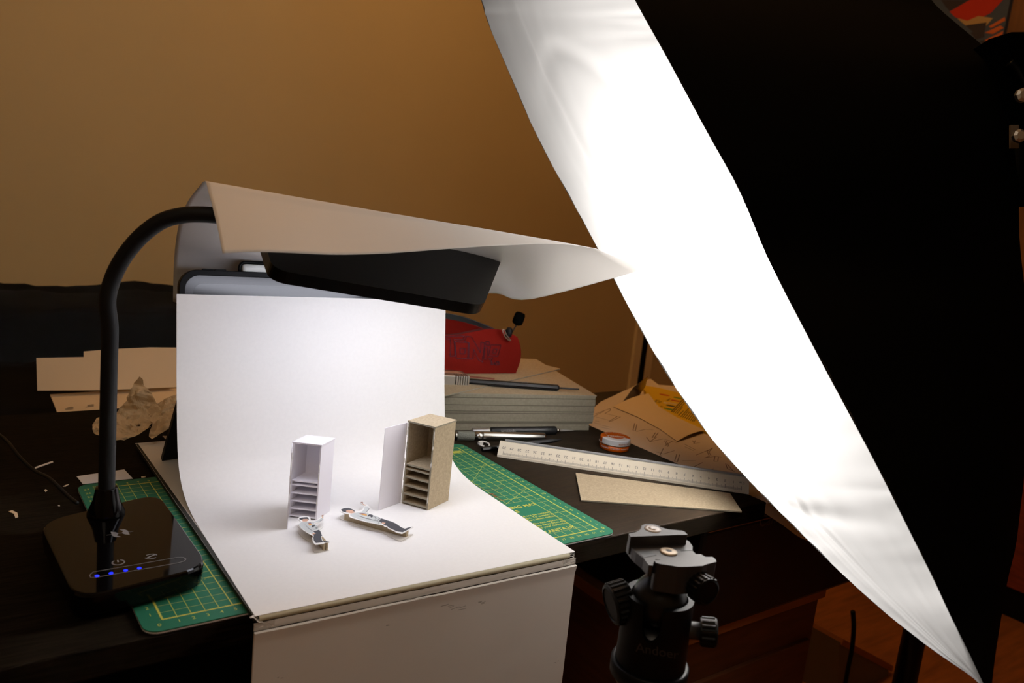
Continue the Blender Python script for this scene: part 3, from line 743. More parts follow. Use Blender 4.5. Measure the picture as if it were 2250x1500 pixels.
def cend(u, v):  # right end, bulging
    h = 5.2-1.2*u; y = Dp*u
    x = CL+.9*math.sin(math.pi*min(1, u*1.1))*(.35+.65*math.sin(math.pi*min(1, v*1.05)))+.55*math.sin(math.pi*v*.9)*(1-u)-.6*v**3*u
    return (x, y+1.0*v**3*(1-u)-.35*math.sin(math.pi*v)*(1-u)*.7-1.2*v**3*u, .02+(case_front_h(1)*(1-u)+5.0*u)*v)
b.grid(cend, 16, 14, thick=.15)
def cback(u, v):
    h = interp([Vector((q, 0, 0)) for q in (7.6, 8.0, 8.2, 8.2, 8.0, 7.6, 7.0, 6.2, 5.4)], u).x
    return (CL*u*.99, Dp-1.2*v**3, .02+h*v*.9)
b.grid(cback, 30, 10, thick=.15)
b.add([(0, 0, .03), (CL, 0, .03), (CL, Dp, .03), (0, Dp, .03)], [(0, 1, 2, 3)])
pbody = b.build('body', 'redcloth', pcz)
b = MB().at(CF); b.smooth = True
b.grid(lambda u, v: (CL*u*.985, Dp-.25-1.3*(.5+.5*v)**3-.05*v, .02+interp([Vector((q, 0, 0)) for q in (8.0, 8.4, 8.6, 8.6, 8.4, 8.0, 7.3, 6.5, 5.6)], u).x*(.72+.25*v)), 30, 6, thick=.12); pzip = b.build('zip_band', 'zip', pcz)
b = MB().at(CF); b.smooth = True
b.grid(lambda u, v: (CL*(.02+.93*u), 1.75+.9*v, (case_front_h(u)+.02)*(1-.25*v)), 30, 5); b.build('lining', 'lining', pcz)
# lettering outlines on the front: characters as strokes in case-front space
lt = MB().at(CF)
def cpx(x, y):
    p = CF.inverted() @ PP(x, y, c0-cy_*.0, cy_); u = min(max(p.x/CL, 0), 1); v = min(max(p.z/case_front_h(u), 0), .97); q = Vector(cfront(u, v)); return Vector((q.x, q.y-.05, q.z))
def zz(x, y): return (980+x/7.5, 660+y/7.5)
glyphs = [
 [(-60, 590), (340, 605), (300, 660), (150, 655), (140, 910), (60, 915), (95, 650), (-60, 640)],
 [(160, 690), (375, 700), (340, 955), (160, 950)], [(235, 790), (320, 795), (300, 880), (225, 875)],
 [(370, 605), (440, 610), (560, 860), (580, 690), (640, 700), (590, 960), (600, 1015), (530, 980), (450, 800), (430, 960), (360, 955), (390, 700), (320, 685)],
 [(660, 680), (720, 680), (720, 740), (655, 735)], [(640, 775), (690, 780), (660, 965), (610, 960)],
 [(740, 735), (905, 735), (840, 915), (690, 905)], [(775, 800), (840, 800), (810, 865), (760, 865)],
 [(690, 950), (730, 990), (760, 940)], [(735, 990), (770, 1050), (735, 1055)], [(780, 1000), (790, 1050), (830, 1000), (860, 1055), (810, 1060)], [(850, 990), (880, 1050), (850, 1060)]]
for gph in glyphs:
    pts = []
    for a, c in zip(gph, gph[1:]+gph[:1]):
        for q in range(6): pts.append(cpx(*zz(a[0]+(c[0]-a[0])*q/6, a[1]+(c[1]-a[1])*q/6)))
    for a, c in zip(pts, pts[1:]+pts[:1]):
        if (c-a).length > .005: lt.line(a, c, .13, (0, -1, .25))
lt.build('lettering', 'reddark', pbody)
rp = [PP(x, y, c1-cy_*.55, cy_) for x, y in ((1104, 724), (1108, 724), (1113, 736), (1121, 746), (1123, 748), (1119, 748), (1111, 741), (1105, 730))]
b = MB(); b.smooth = True; b.tube(rp+[rp[0]], .09, 6); b.build('zip_ring', 'steelsoft', pzip)
kb = PP(1118, 730, c1+cy_*.6, cy_); b = MB().at(frame(kb, FWD, None, (.3, .2, 1))); b.smooth = True
b.lathe([(.2, -.8), (.55, -.6), (.6, .2), (.4, .7), (.1, .8)], 14); b.build('zip_end', 'black', pzip)
f0 = PP(1125, 730, c1+cy_*3.2, cy_); f1 = PP(1135, 713, c1+cy_*3.2, cy_); f2 = PP(1145, 686, c1+cy_*3.2, cy_)
sw = thing('foam_applicator', f0, 'small black foam tip on a thin stem poking out of the red pencil case', 'applicator')
b = MB(); b.tube([f0-(f1-f0), f1], .1, 8); b.build('stem', 'black', sw)
dd = (f2-f1); b = MB().at(frame(f1, dd.cross(Vector((0, 1, 0))), None, dd)); L_ = dd.length; b.smooth = True
b.lathe([(.3, -.1), (.78, .15), (.88, .5), (.86, L_-.5), (.7, L_-.1), (.3, L_)], 16); b.build('foam_tip', 'foam', sw)

# things on the pile: ribbed metal case, mechanical pencil, small red-brown bar
m0 = P(948, 846, ZT); m1 = P(1031, 849, ZT); mx_ = (m1-m0).normalized(); my_ = Vector((-mx_.y, mx_.x, 0)); mm = thing('metal_blade_case', (m0+m1)/2, 'ribbed silver metal case standing on the greyboard pile beside the black pencil', 'metal case')
ML = (m1-m0).length
b = MB().at(frame(m0, mx_, my_)); b.bx(0, ML*.62, 0, 1.6, .01, 1.5); b.build('body', 'steelsoft', mm, bevel=.1)
for i in range(6):
    x = ML*.64+i*ML*.06; b = MB().at(frame(m0, mx_, my_)); b.bx(x, x+ML*.048, .0, 1.65, .01, 1.45+.05*(i % 2)); b.build('rib', 'steelsoft', mm, bevel=.04)
b = MB().at(frame(m0, mx_, my_)); b.smooth = True; b.grid(lambda u, v: (ML*(u*.97), 1.6+1.3*v, 1.45+.35*math.sin(math.pi*v)-.9*max(0, (u-.8)/.2)**2*v), 12, 6, thick=.06); b.build('lid', mat('smoky_lid', (120, 84, 74), .3, metal=.3), mm)
def penz(x, y, r): return P(x, y, ZT+r)
p0, p1, p2 = penz(960, 833, .48), penz(1228, 852, .48), penz(1272, 855, .48)
pd = (p1-p0).normalized()
mp = thing('mechanical_pencil', (p0+p1)/2-Vector((0, 0, .48)), 'black mechanical pencil with white lettering lying on the greyboard pile', 'pencil')
b = MB(); b.tube([p0, p1-pd*.25, p1], [.48, .48, .36], 8); mbar = b.build('barrel', 'black', mp)
b = MB(); b.smooth = True; b.tube([p1, p2], [.15, .13], 10); b.build('tip', 'alum', mp)
b = MB(); b.at(frame(p0+pd*.6*(p1-p0).length+Vector((0, 0, .49))-FWD*.12, pd, None, Vector((0, 0, 1))-FWD*.35)); b.text('!TACKLIFE', .55, frame((0, -.15, .03), (1, 0, 0), (0, 1, 0))); b.build('lettering', 'logo', mbar)
b = MB(); q0, q1 = P(1018, 836, ZT), P(1091, 842, ZT); q0 += Vector((.6, 1.4, 0)); q1 += Vector((.6, 1.4, 0)); dq = (q1-q0).normalized(); nq = Vector((-dq.y, dq.x, 0))
b.slab([q0, q1, q1+nq*.7, q0+nq*.7], (0, 0, .28)); tag(b.build('eraser_stick', mat('brown_plastic', (128, 76, 62), .5), bevel=.08), 'flat reddish-brown bar lying behind the black mechanical pencil', 'eraser')

# ================================================================== KNIVES on the desk in front of the pile
def rod(name, label, cat, a, c, r, parts):
    a, c = Vector(a), Vector(c); d = (c-a); L = d.length; d.normalize()
    root = thing(name, ((a+c)/2).to_tuple()[:2]+(DT,), label, cat)
    F_ = frame(a, Vector((d.y, -d.x, 0)), None, d)
    for nm, m, prof, n in parts:
        b = MB().at(F_); b.smooth = n > 8; b.lathe([(rr*r, zz_*L) for rr, zz_ in prof], n); b.build(nm, m, root)
    return root, F_, L
rk = .62
rod('craft_knife', 'silver craft knife with a knurled grip on the desk behind the mat corner', 'knife', P(998, 957, DT+rk), P(1197, 960, DT+rk), rk,
    [('end_cap', 'steel', [(.7, 0), (1, .01), (1, .025), (.6, .03)], 24), ('grip', 'knurl', [(1, .03), (1.04, .035), (1.04, .205), (1, .21)], 24),
     ('ferrule', 'steel', [(1, .21), (1, .30), (.96, .302)], 24), ('handle', 'steel', [(.98, .304), (1, .31), (1, .985), (.9, 1)], 24)])
rk = .55
r2, F2, L2_ = rod('scalpel_pen', 'black soft-grip scalpel with silver collar behind the silver craft knife', 'knife', P(1030, 947, DT+rk), P(1258, 945, DT+rk), rk,
    [('end_cap', 'steelsoft', [(.6, .03), (.8, .035), (.8, .17), (.9, .175), (.9, .19)], 20), ('grip', 'black', [(.75, .19), (1, .21), (1.05, .7), (1.15, .82), (.8, .835)], 20), ('collar', 'steel', [(.6, .835), (.6, .86), (.35, .87)], 16)])
bl = MB().at(F2); bl.add([(0, -.02, L2_*.87), (.05, .18, L2_*.88), (.02, .02, L2_*1.02), (0, -.12, L2_*.9), (.06, -.02, L2_*.87)], [(0, 1, 2), (0, 2, 3), (4, 2, 1), (4, 3, 2), (0, 4, 1), (0, 3, 4)]); bl.build('blade', 'steelsoft', r2)
b = MB(); fp = P(1085, 945, DT+rk*2.0); b.at(frame(fp-FWD*.3, (F2 @ Vector((0, 0, 1))-F2 @ Vector((0, 0, 0))), None, Vector((0, 0, 1))-FWD*.4)); b.text('amtech', .75, frame((1.0, -.3, .06), (1, 0, 0), (0, 1, 0)), bold=.01); b.build('lettering', 'logo', r2)
rk = .32
rod('utility_pencil', 'thin matt black pencil pointing right in front of the silver craft knife', 'pencil', P(1059, 987, DT+rk), P(1235, 965, DT+rk), rk,
    [('barrel', 'black', [(.9, 0), (1, .01), (1, .86)], 6), ('point', 'black', [(1, .86), (.55, .93), (.1, 1)], 6)])
c = P(1063, 977, DT); b = MB(); b.smooth = True
b.tube([c+Vector((.6*math.cos(a)*1.2, .75*math.sin(a), .12+.1*math.sin(a))) for a in [math.radians(q) for q in range(-60, 250, 20)]], .12, 6); b.smooth = False; b.bx(c.x-.75, c.x-.2, c.y-.1, c.y+.35, DT+.02, DT+.42)
tag(b.build('plastic_ring_pull', 'glue'), 'tiny white plastic ring pull lying before the silver craft knife', 'plastic scrap')

# ================================================================== SCALE RULER
ra, rc = P(1092, 1003, DT), P(1645, 1086, DT)
rd = (rc-ra); RL = rd.length; rd.normalize(); rn_ = Vector((-rd.y, rd.x, 0))
rl = thing('scale_ruler', (ra+rc)/2, 'triangular white scale ruler with centimetre marks lying across the desk', 'ruler')
RF = frame(ra, rd, rn_)
RW, RHt = 2.35, 1.75
# cross-section: a three-armed triangular rule: front face slopes up from the near edge
b = MB().at(RF); cs = [(0, .0), (.05, .28), (1.45, 1.62), (1.75, 1.66), (2.2, 1.2), (2.55, .3), (2.6, .02)]
b.k = 0; n = len(cs); vs = [(0, y, z) for y, z in cs]+[(RL, y, z) for y, z in cs]
b.add(vs, [tuple(reversed(range(n))), tuple(range(n, 2*n))]); 
for i in range(n-1): b.k = 0 if i < 3 else 1; b.add(vs, [(i, n+i, n+i+1, i+1)])
b.add(vs, [(n-1, 2*n-1, n, 0)])
rbody = b.build('body', ['ruler', 'rulergrey'], rl)
b = MB().at(RF); b.bx(.6, RL-.1, 1.62, 2.0, 1.66, 1.9); b.build('top_ridge', 'rulergrey', rbody, bevel=.05)
sl = Vector((0, 1.4, 1.34)).normalized(); nf = Vector((0, -1.34, 1.4)).normalized(); fo = Vector((0, .05, .28))
FF = frame(fo+nf*.012, (1, 0, 0), sl)   # local x along ruler, y up the slope
b = MB().at(RF @ FF); SC = (RL-1.6)/30
for i in range(301):
    x = RL-.9-i*SC/10; h = .55 if i % 10 == 0 else (.42 if i % 5 == 0 else .3)
    b.line((x, .08, 0), (x, .08+h, 0), .03 if i % 10 else .045)
b.k = 0
for i in range(1, 31):
    x = RL-.9-i*SC; b.text(str(i), .5, frame((x, 1.25, 0), (-1, 0, 0), (0, -1, 0)), 'CENTER')
b.text('Cm', .5, frame((RL-.9, 1.3, 0), (-1, 0, 0), (0, -1, 0)), 'CENTER')
b.build('scale_marks', 'ink', rbody)

# greyboard offcut under the ruler
pts = [P(x, y, DT+.22) for x, y in ((1265, 1040), (1277, 1098), (1630, 1123), (1604, 1083))]
pts[0] = P(1265, 1038, DT+.22)
b = MB(); b.slab([p-Vector((0, 0, .16)) for p in pts], (0, 0, .16), side=1); tag(b.build('greyboard_offcut', ['grey', 'greyedge']), 'long greyboard offcut lying on the desk in front of the scale ruler', 'board offcut')

# ================================================================== LIP BALM TIN
tc = (P(1350, 983, DT)+P(1348, 985, DT))/2
rt = 2.15
tin = thing('balm_tin', (tc.x, tc.y, DT), 'small round orange and white balm tin standing on the desk by the drawings', 'tin')
TFm = frame((tc.x, tc.y, DT), _r*1-Vector((0, 0, _r.z)), None, (0, 0, 1))
b = MB().at(TFm); b.lathe([(rt*.93, .02), (rt*.96, .08), (rt*.96, .85)], 48); b.build('base', 'orange', tin, smooth=True)
b = MB().at(TFm); b.lathe([(rt*.96, .85), (rt*1.02, .87), (rt*1.02, .95), (rt*.98, .97)], 48); b.build('rim', 'steelsoft', tin, smooth=True)
b = MB().at(TFm); b.smooth = True
def lidk(u): return None
prof_ = [(rt*.985, .95), (rt*.985, 1.55), (rt*.96, 1.66), (rt*.90, 1.72), (rt*.55, 1.73), (.02, 1.73)]
nn_ = 96; vs = []; 
for r_, z_ in prof_:
    for k in range(nn_): q = 2*math.pi*k/nn_; vs.append((r_*math.cos(q), r_*math.sin(q), z_))
for i in range(len(prof_)-1):
    for k in range(nn_):
        q = math.degrees(2*math.pi*(k+.5)/nn_); r_ = (prof_[i][0]+prof_[i+1][0])/2
        y_ = r_*math.sin(math.radians(q)); x_ = r_*math.cos(math.radians(q))
        white = (y_ < -.62+.08*x_ and i >= 2) or (i < 2 and (q > 208 or q < 12)) 
        b.k = 1 if white else 0
        b.add([vs[i*nn_+k], vs[i*nn_+(k+1) % nn_], vs[(i+1)*nn_+(k+1) % nn_], vs[(i+1)*nn_+k]], [(0, 1, 2, 3)])
tlid = b.build('lid', ['orange', 'tinwhite'], tin)
b = MB().at(TFm); b.k = 0; b.text('Vaseline.', .78, frame((.12, -.28, 1.745), (1, .1, 0), (0, 1, 0)), 'CENTER', .012)
b.text('Lip Therapy', .3, frame((.2, -.62, 1.745), (1, .1, 0), (0, 1, 0)), 'CENTER')
for i, ch in enumerate('SOOTHES DRY LIPS'):
    a = math.radians(150-i*7.2); b.text(ch, .3, frame((rt*.68*math.cos(a), rt*.68*math.sin(a), 1.745), (math.sin(a), -math.cos(a), 0), (math.cos(a), math.sin(a), 0)), 'CENTER')
for i, ch in enumerate('INGREDIENTS  PETROLATUM  PARFUM  20 G'):
    a = math.radians(205+i*3.4); b.text(ch, .26, frame((rt*.975*math.cos(a), rt*.975*math.sin(a), .36), (-math.sin(a), math.cos(a), 0), None, (math.cos(a), math.sin(a), 0)), 'CENTER')
b.build('white_lettering', 'tinwhite', tlid)
b = MB().at(TFm)
for i, ch in enumerate('SOOTHES DRY LIPS'):
    a = math.radians(278+i*4.4); b.text(ch, .3, frame((rt*1.0*math.cos(a), rt*1.0*math.sin(a), 1.06), (-math.sin(a), math.cos(a), 0), None, (math.cos(a), math.sin(a), 0)), 'CENTER', .006)
for i in range(2): b.text('intensive care balm', .2, frame((.5, -1.05-.25*i, 1.745), (1, .1, 0), (0, 1, 0)), 'CENTER')
b.build('brown_lettering', 'brownink', tlid)

# ================================================================== PRINTER and paper pile right of the desk
pr = thing('printer', (80, 22, -16), 'black office printer at the right end of the desk under the drawings', 'printer')
pbd = MB().bx(58, 106, -1.0, 50, -16, -2.65).build('body', 'printer', pr, bevel=.5)
MB().bx(69, 105.5, 2.5, 49.5, -2.65, -1.0).build('scanner_lid', 'printer', pr, bevel=.3)
b = MB(); tpc = PP(1666, 1158, (0, -1.05, 0), (0, 1, 0)); b.text('Canon', 2.1, frame(tpc, (1, 0, 0), None, (0, -1, 0)), 'LEFT', .02); b.build('lettering', 'canon', pbd)
MB().bx(58.5, 105.5, -1.15, -.95, -2.75, -2.62).build('light_catch_strip', 'woodedge', pbd)  # orange strip put in as the warm light caught below the desktop
b = MB(); zs = -.7
sheetA = [(68.6, -1.2), (68.6, 34), P(1320, 882, zs), P(1385, 852, zs), P(1414, 836, zs), P(1430, 832, zs), P(1447, 845, zs), P(1490, 848, zs), P(1560, 872, zs), (108, 36), (100, 20), (92, -1.2)]
sheetA = [(p[0], p[1]) for p in sheetA]
b.prism(sheetA, -.98, zs); tag(b.build('drawing_sheets', 'drawpaper'), 'pale drawing sheets with pencil sketches spread on top of the printer', 'drawings')
dr = bpy.context.view_layer
sk = MB()
def skl(pts, w=.12):
    for a, c in zip(pts, pts[1:]): sk.line(P(*a, zs+.012), P(*c, zs+.012), w)
def z5(*pts): return [(1270+x/4.053, 780+y/4.053) for x, y in pts]
for seq in ([(150, 525), (230, 495), (285, 475), (290, 490), (240, 520), (350, 545), (275, 590), (290, 590), (380, 550)], [(230, 500), (140, 545), (275, 580)], [(380, 550), (340, 545)],
            [(505, 605), (490, 670), (510, 675), (525, 615)], [(520, 680), (600, 660), (670, 665)], [(690, 690), (660, 735), (680, 735), (715, 690)], [(610, 730), (640, 770), (760, 745), (880, 780)], [(640, 770), (700, 730)],
            [(770, 760), (800, 815)], [(785, 760), (810, 812)], [(775, 805), (840, 765)], [(1020, 760), (1035, 785), (1085, 780)], [(1045, 760), (1030, 790)], [(945, 790), (1050, 845)], [(950, 815), (1030, 850)],
            [(1200, 825), (1150, 855), (1170, 900), (1125, 915), (1230, 900), (1280, 910)], [(1190, 840), (1165, 860), (1185, 895)], [(1220, 900), (1210, 945), (1245, 945), (1250, 905)], [(1050, 890), (1200, 830)],
            [(760, 830), (730, 890), (750, 890)], [(690, 860), (760, 880), (860, 850)], [(880, 880), (860, 945), (885, 950), (905, 885)], [(930, 940), (1050, 940)], [(1020, 1000), (1110, 955)], [(1080, 1060), (1210, 1010)],
            [(1315, 965), (1330, 1010), (1400, 1040)], [(1330, 970), (1380, 1030)], [(1210, 1110), (1320, 1045), (1390, 1100)], [(1250, 1110), (1400, 1080)], [(1330, 1050), (1360, 1110)],
            [(140, 600), (200, 615)], [(200, 640), (290, 660)], [(215, 625), (300, 645)], [(150, 585), (190, 590)]):
    skl(z5(*seq))
sk.build('pencil_sketch', 'pencil', bpy.data.objects['drawing_sheets'])
# children of a mesh thing: shift so that its parent's base is respected
# cream card folder with curled front, yellow pack under it
def surf(px, z): return [P(x, y, z_) for (x, y), z_ in zip(px, z)]
b = MB(); b.smooth = True
cA, cB, cC, cD = P(1349, 892, .3), P(1488, 969, .05), P(1620, 930, .05), P(1425, 865, 2.0)
def creamf(u, v):
    p = cA.lerp(cB, u).lerp(cD.lerp(cC, u), v); return p+Vector((0, 0, 1.6*math.sin(math.pi*u)*v*(1-u)+.0))
creamZ = None
cf = MB(); cf.smooth = True
edge_lo = [P(*q, -.55) for q in ((1347, 893), (1400, 915), (1450, 942), (1488, 969))]
edge_hi = [P(*q, z_) for q, z_ in (((1425, 864), 1.0), ((1447, 893), .6), ((1490, 918), .2), ((1550, 945), -.3))]
cf.grid(lambda u, v: interp(edge_lo, u).lerp(interp(edge_hi, u), v)+Vector((0, 0, .35*math.sin(math.pi*v))), 18, 10, thick=.05)
tag(cf.build('cream_folder', 'creampaper'), 'cream card sheet lying askew over the drawings, beside the yellow pack', 'card sheet')
zy = -.45
b = MB(); ypx = [(1412, 846), (1480, 857), (1560, 868), (1600, 960), (1545, 930), (1500, 915), (1450, 892)]
zyy = -.6
yp = thing('adhesive_pack', P(1490, 880, zyy), 'yellow printed adhesive pack half hidden behind the cream card sheet', 'packet')
b.prism([(p.x, p.y) for p in (P(*q, zyy+.25) for q in ((1408, 845), (1450, 852), (1515, 868), (1560, 880), (1600, 965), (1530, 942), (1470, 925), (1440, 905)))], zyy-.08, zyy+.25); ycard = b.build('card', 'yellow', yp)
b = MB()
def z8(x, y): return P(1420+x/15, 840+y/15, zyy+.262)
ax_ = (z8(890, 440)-z8(700, 600)).normalized(); ay_ = Vector((-ax_.y, ax_.x, 0))
def ytext(s, at, size, mbx): mbx.text(s, size, frame(z8(*at), ax_, ay_), 'LEFT', .02)
ytext('WHITE', (330, 660), .75, b); ytext('TACK', (440, 690), .75, b); ytext('Adhesive', (720, 610), .6, b); ytext('fix', (525, 805), .6, b)
for x0, y0, x1, y1, w in ((830, 970, 1210, 560, .5), (880, 990, 1260, 600, .4), (940, 1020, 1290, 650, .3), (1000, 1040, 1200, 800, .3), (1060, 1090, 1230, 930, .35), (1140, 1130, 1420, 830, .35), (1200, 1150, 1390, 930, .3), (1260, 1180, 1440, 960, .3), (1320, 1210, 1500, 990, .3), (1390, 1230, 1540, 1040, .3), (1450, 1260, 1580, 1090, .3), (1510, 1280, 1620, 1140, .3), (1560, 1290, 1650, 1180, .3)):
    b.line(z8(x0, y0), z8(x1, y1), w*.5)
b.build('dark_print', 'dkyellow', ycard)
b = MB()
for k, (x, y) in enumerate(((1040, 510), (960, 600), (860, 690), (800, 770), (720, 870))):
    o = z8(x, y); b.k = k % 4; b.poly([o-ax_*.45-ay_*.75, o+ax_*.45-ay_*.75, o+ax_*.45+ay_*.75, o-ax_*.45+ay_*.75])
o = z8(600, 410); b.k = 1; b.poly([o+ax_*.6*math.cos(q)+ay_*1.0*math.sin(q) for q in [2*math.pi*k/16 for k in range(16)]])
o = z8(640, 670); b.k = 2; b.poly([o-ax_*.6-ay_*.4, o+ax_*.6-ay_*.4, o+ax_*.6+ay_*.4, o-ax_*.6+ay_*.4])
b.build('picture_print', ['greenprint', 'redprint', 'creampaper', 'ink'], ycard)
b = MB(); b.smooth = True
fl = [P(1366, 886, -.3), P(1392, 850, 1.2), P(1424, 826, 4.2)]; fr = [P(1368, 886, -.4), P(1405, 868, -.2), P(1418, 848, .3)]
b.grid(lambda u, v: interp(fl, u).lerp(interp(fr, u), v)+Vector((0, 0, .2*math.sin(math.pi*v))), 12, 6, thick=.04); o_ = b.build('torn_flap', 'foil', yp)
# sheet curling over the printer front
b = MB(); b.smooth = True
topc = [PP(1683, 1106, (0, -1.6, 0), (0, 1, 0)), Vector((76, -1.3, -.66)), Vector((84, -1.3, -.66)), Vector((92, -1.3, -.66))]
botc = [PP(1680, 1127, (0, -1.7, 0), (0, 1, 0)), PP(1722, 1155, (0, -2.9, 0), (0, 1, 0)), PP(1757, 1180, (0, -3.4, 0), (0, 1, 0)), PP(1800, 1194, (0, -3.6, 0), (0, 1, 0)), PP(1850, 1195, (0, -3.6, 0), (0, 1, 0))]
b.grid(lambda u, v: interp(topc, u).lerp(interp(catmull(botc, 4), u), v)+Vector((0, -.9*math.sin(math.pi*v)*min(1, u*3), .25*math.sin(math.pi*v)*min(1, u*3))), 20, 10, thick=.03)
tag(b.build('curled_sheet', 'drawpaper'), 'brown-shaded paper sheet curling down over the front of the black printer', 'paper sheet')

# low wooden cabinet carrying the printer
wc = thing('wooden_cabinet', (70, 20, FZ), 'low orange-brown wooden cabinet standing under the printer', 'cabinet')
MB().bx(57, 87, .5, 48, FZ, -17.6).build('carcass', 'wood', wc)
MB().bx(56.4, 87.6, -.2, 50.2, -17.6, -16.02).build('top_board', 'woodedge', wc, bevel=.15)
for zc in (-31, -47, -63): MB().bx(58, 86, -.1, .6, zc-7.4, zc+7.4).build('drawer', 'wood', wc, bevel=.15)

# ================================================================== SOFTBOX on its stand
sb = thing('softbox', (99.3, -7, 48), 'big softbox with glowing white diffuser and black sides leaning over the desk', 'softbox')
far = [((975, -880), 112), ((960, -800), 115), ((950, -640), 119), ((962, -440), 121), ((990, -250), 121), ((1025, -90), 119.5), ((1057, 0), 118), ((1072, 50), 117.5), ((1110, 140), 116.5), ((1180, 300), 113.5), ((1250, 430), 110.5), ((1310, 540), 108), ((1400, 710), 103.5), ((1470, 830), 99.5), ((1560, 960), 94), ((1640, 1050), 89), ((1700, 1112), 85), ((1780, 1192), 79), ((1860, 1270), 73.5), ((1950, 1350), 68), ((2050, 1428), 63), ((2140, 1490), 58.5), ((2172, 1530), 58)]
near = [((985, -885), 111), ((1005, -820), 107), ((1060, -690), 100), ((1145, -510), 91), ((1230, -330), 83.5), ((1350, -90), 76), ((1395, 0), 74), ((1425, 55), 73), ((1470, 135), 72), ((1556, 295), 70.5), ((1625, 420), 69.5), ((1683, 560), 68.5), ((1765, 720), 65), ((1823, 830), 63.5), ((1893, 960), 62), ((1940, 1050), 61), ((1971, 1112), 60.5), ((2011, 1192), 60), ((2050, 1270), 59.5), ((2087, 1350), 60), ((2126, 1428), 59), ((2155, 1490), 58), ((2175, 1530), 57.5)]
FARc = catmull([PD(*p, d) for p, d in far], 4); NEARc = catmull([PD(*p, d) for p, d in near], 4)
RING = Vector((99.0, -7.2, 48.5)); BACK = (RING-(PD(1310, 540, 108)+PD(1683, 560, 68.5))/2).normalized()
def diff(u, v):
    f, n_ = interp(FARc, u), interp(NEARc, u); p = f.lerp(n_, v)
    e = math.sin(math.pi*v); 
    sag = -1.0*e
    wr = .55*noise.noise(Vector((v*6+1.5*math.sin(u*5), u*3, 1)))+.35*noise.noise(Vector((v*14+u*6, u*5, 4)))
    seam = -.5*math.exp(-((u-.37-.02*math.sin(v*9))/.012)**2)-.5*math.exp(-((u-.72-.03*v)/.012)**2)-.4*math.exp(-((v-.32-.1*u)/.02)**2)
    edge = (.03+.3*abs(noise.noise(Vector((u*30, v, 9)))))*(1-e*.8)
    w_ = min(1, (f-n_).length/25)
    return p+BACK*(((wr+seam)*e*.55+sag*.6+edge)*w_)
b = MB(); b.smooth = True; b.grid(diff, 200, 60); b.build('diffuser', 'diffuser', sb)
def ring_pt(a): 
    x_ = BACK.cross(Vector((0, 0, 1))).normalized(); y_ = x_.cross(BACK)
    return RING+x_*8*math.cos(a)+y_*8*math.sin(a)
# black side panels: near side, far side (each bulging a little), meeting the ring
nearback = [PD(1000, -890, 111.5), PD(1200, -800, 113), PD(1450, -640, 115), PD(1700, -430, 115), PD(1870, -220, 114), PD(1985, -90, 112), (PD(2046, 0, 112)), PD(2100, 50, 110), PD(2148, 90, 109), PD(2190, 128, 107), PD(2200, 160, 106), PD(2235, 330, 103), PD(2240, 520, 102), PD(2252, 640, 100), PD(2256, 760, 97), PD(2256, 880, 94), PD(2254, 960, 92), PD(2250, 1050, 90), PD(2242, 1120, 87), PD(2232, 1200, 84), PD(2215, 1270, 79), PD(2203, 1340, 73), PD(2190, 1420, 66), PD(2180, 1500, 60), PD(2180, 1540, 58)]
NB = catmull(nearback, 4)
def nside(u, v):
    a = interp(NEARc, u); c = interp(NB, u); p = a.lerp(c, v)
    return p - FWD*3.0*math.sin(math.pi*v)*math.sin(math.pi*min(1, max(0, u)))
b = MB(); b.smooth = True; b.grid(nside, 70, 16); b.build('side_panel', 'clothblack', sb)
b = MB(); b.smooth = True
def fside(u, v):
    a = interp(FARc, u); c = interp(NB, u); p = a.lerp(c, v)
    return p + Vector((.0, 1, 0))*4*math.sin(math.pi*v)*math.sin(math.pi*u)
b.grid(fside, 70, 16); b.build('side_panel', 'clothblack', sb)
for k in (0, -1):
    b = MB(); b.poly([FARc[k], NEARc[k], NB[k]]); b.build('end_panel', 'clothblack', sb)
b = MB().at(frame(RING+BACK*1.5, BACK.cross(Vector((0, 0, 1))), None, BACK)); b.smooth = True; b.lathe([(7.5, -1), (7.5, 1.2), (5, 2.2), (5, 7), (3.5, 8)], 28); sring = b.build('speed_ring', 'black', sb)
for (x, y, d, r_) in ((2243, 211, 96, .85), (2236, 300, 96, .8)):
    c = PD(x, y, d); b = MB().at(frame(c, _r, None, -_f)); b.smooth = False; b.lathe([(r_, 0), (r_, .5), (r_*.6, .7)], 8); b.build('lock_nut', 'steelsoft', sring)
hd = [PD(2218, 138, 100), PD(2232, 150, 100), PD(2246, 172, 100), PD(2262, 205, 100)]
b = MB(); b.smooth = True; b.tube(catmull(hd, 5), .55, 8); b.build('handle', 'black', sring)
b = MB(); b.smooth = True; bx_ = PD(2210, 140, 103); b.slab([PD(2190, 132, 103), PD(2212, 119, 103), PD(2222, 140, 103), PD(2230, 165, 103), PD(2200, 180, 103)], BACK*2); b.build('bracket', 'black', sb)
b = MB().at(frame(PD(2228, 305, 98), _r, None, -_f)); b.bx(-.6, .4, -1.2, 1.6, 0, .3); b.build('plate', 'greypanel', sb)
b = MB(); b.at(frame(RING-BACK*.5, BACK.cross(Vector((0, 0, 1))), None, BACK)); b.lathe([(11, 0), (11, .4)], 24); b.build('back_cloth', 'clothblack', sb)
ls = thing('light_stand', (99.6, -7.6, FZ), 'black light stand pole rising behind the softbox from the floor', 'light stand')
b = MB(); b.smooth = True; b.tube([(99.6, -7.6, FZ+1), (99.6, -7.6, 46)], [1.6, 1.5], 16); b.build('pole', 'black', ls)
for k in range(3):
    a = math.radians(20+120*k); b = MB(); b.tube([(99.6+1.5*math.cos(a), -7.6+1.5*math.sin(a), FZ+26), (99.6+42*math.cos(a), -7.6+42*math.sin(a), FZ+1)], 1.0, 8); b.build('leg', 'black', ls)

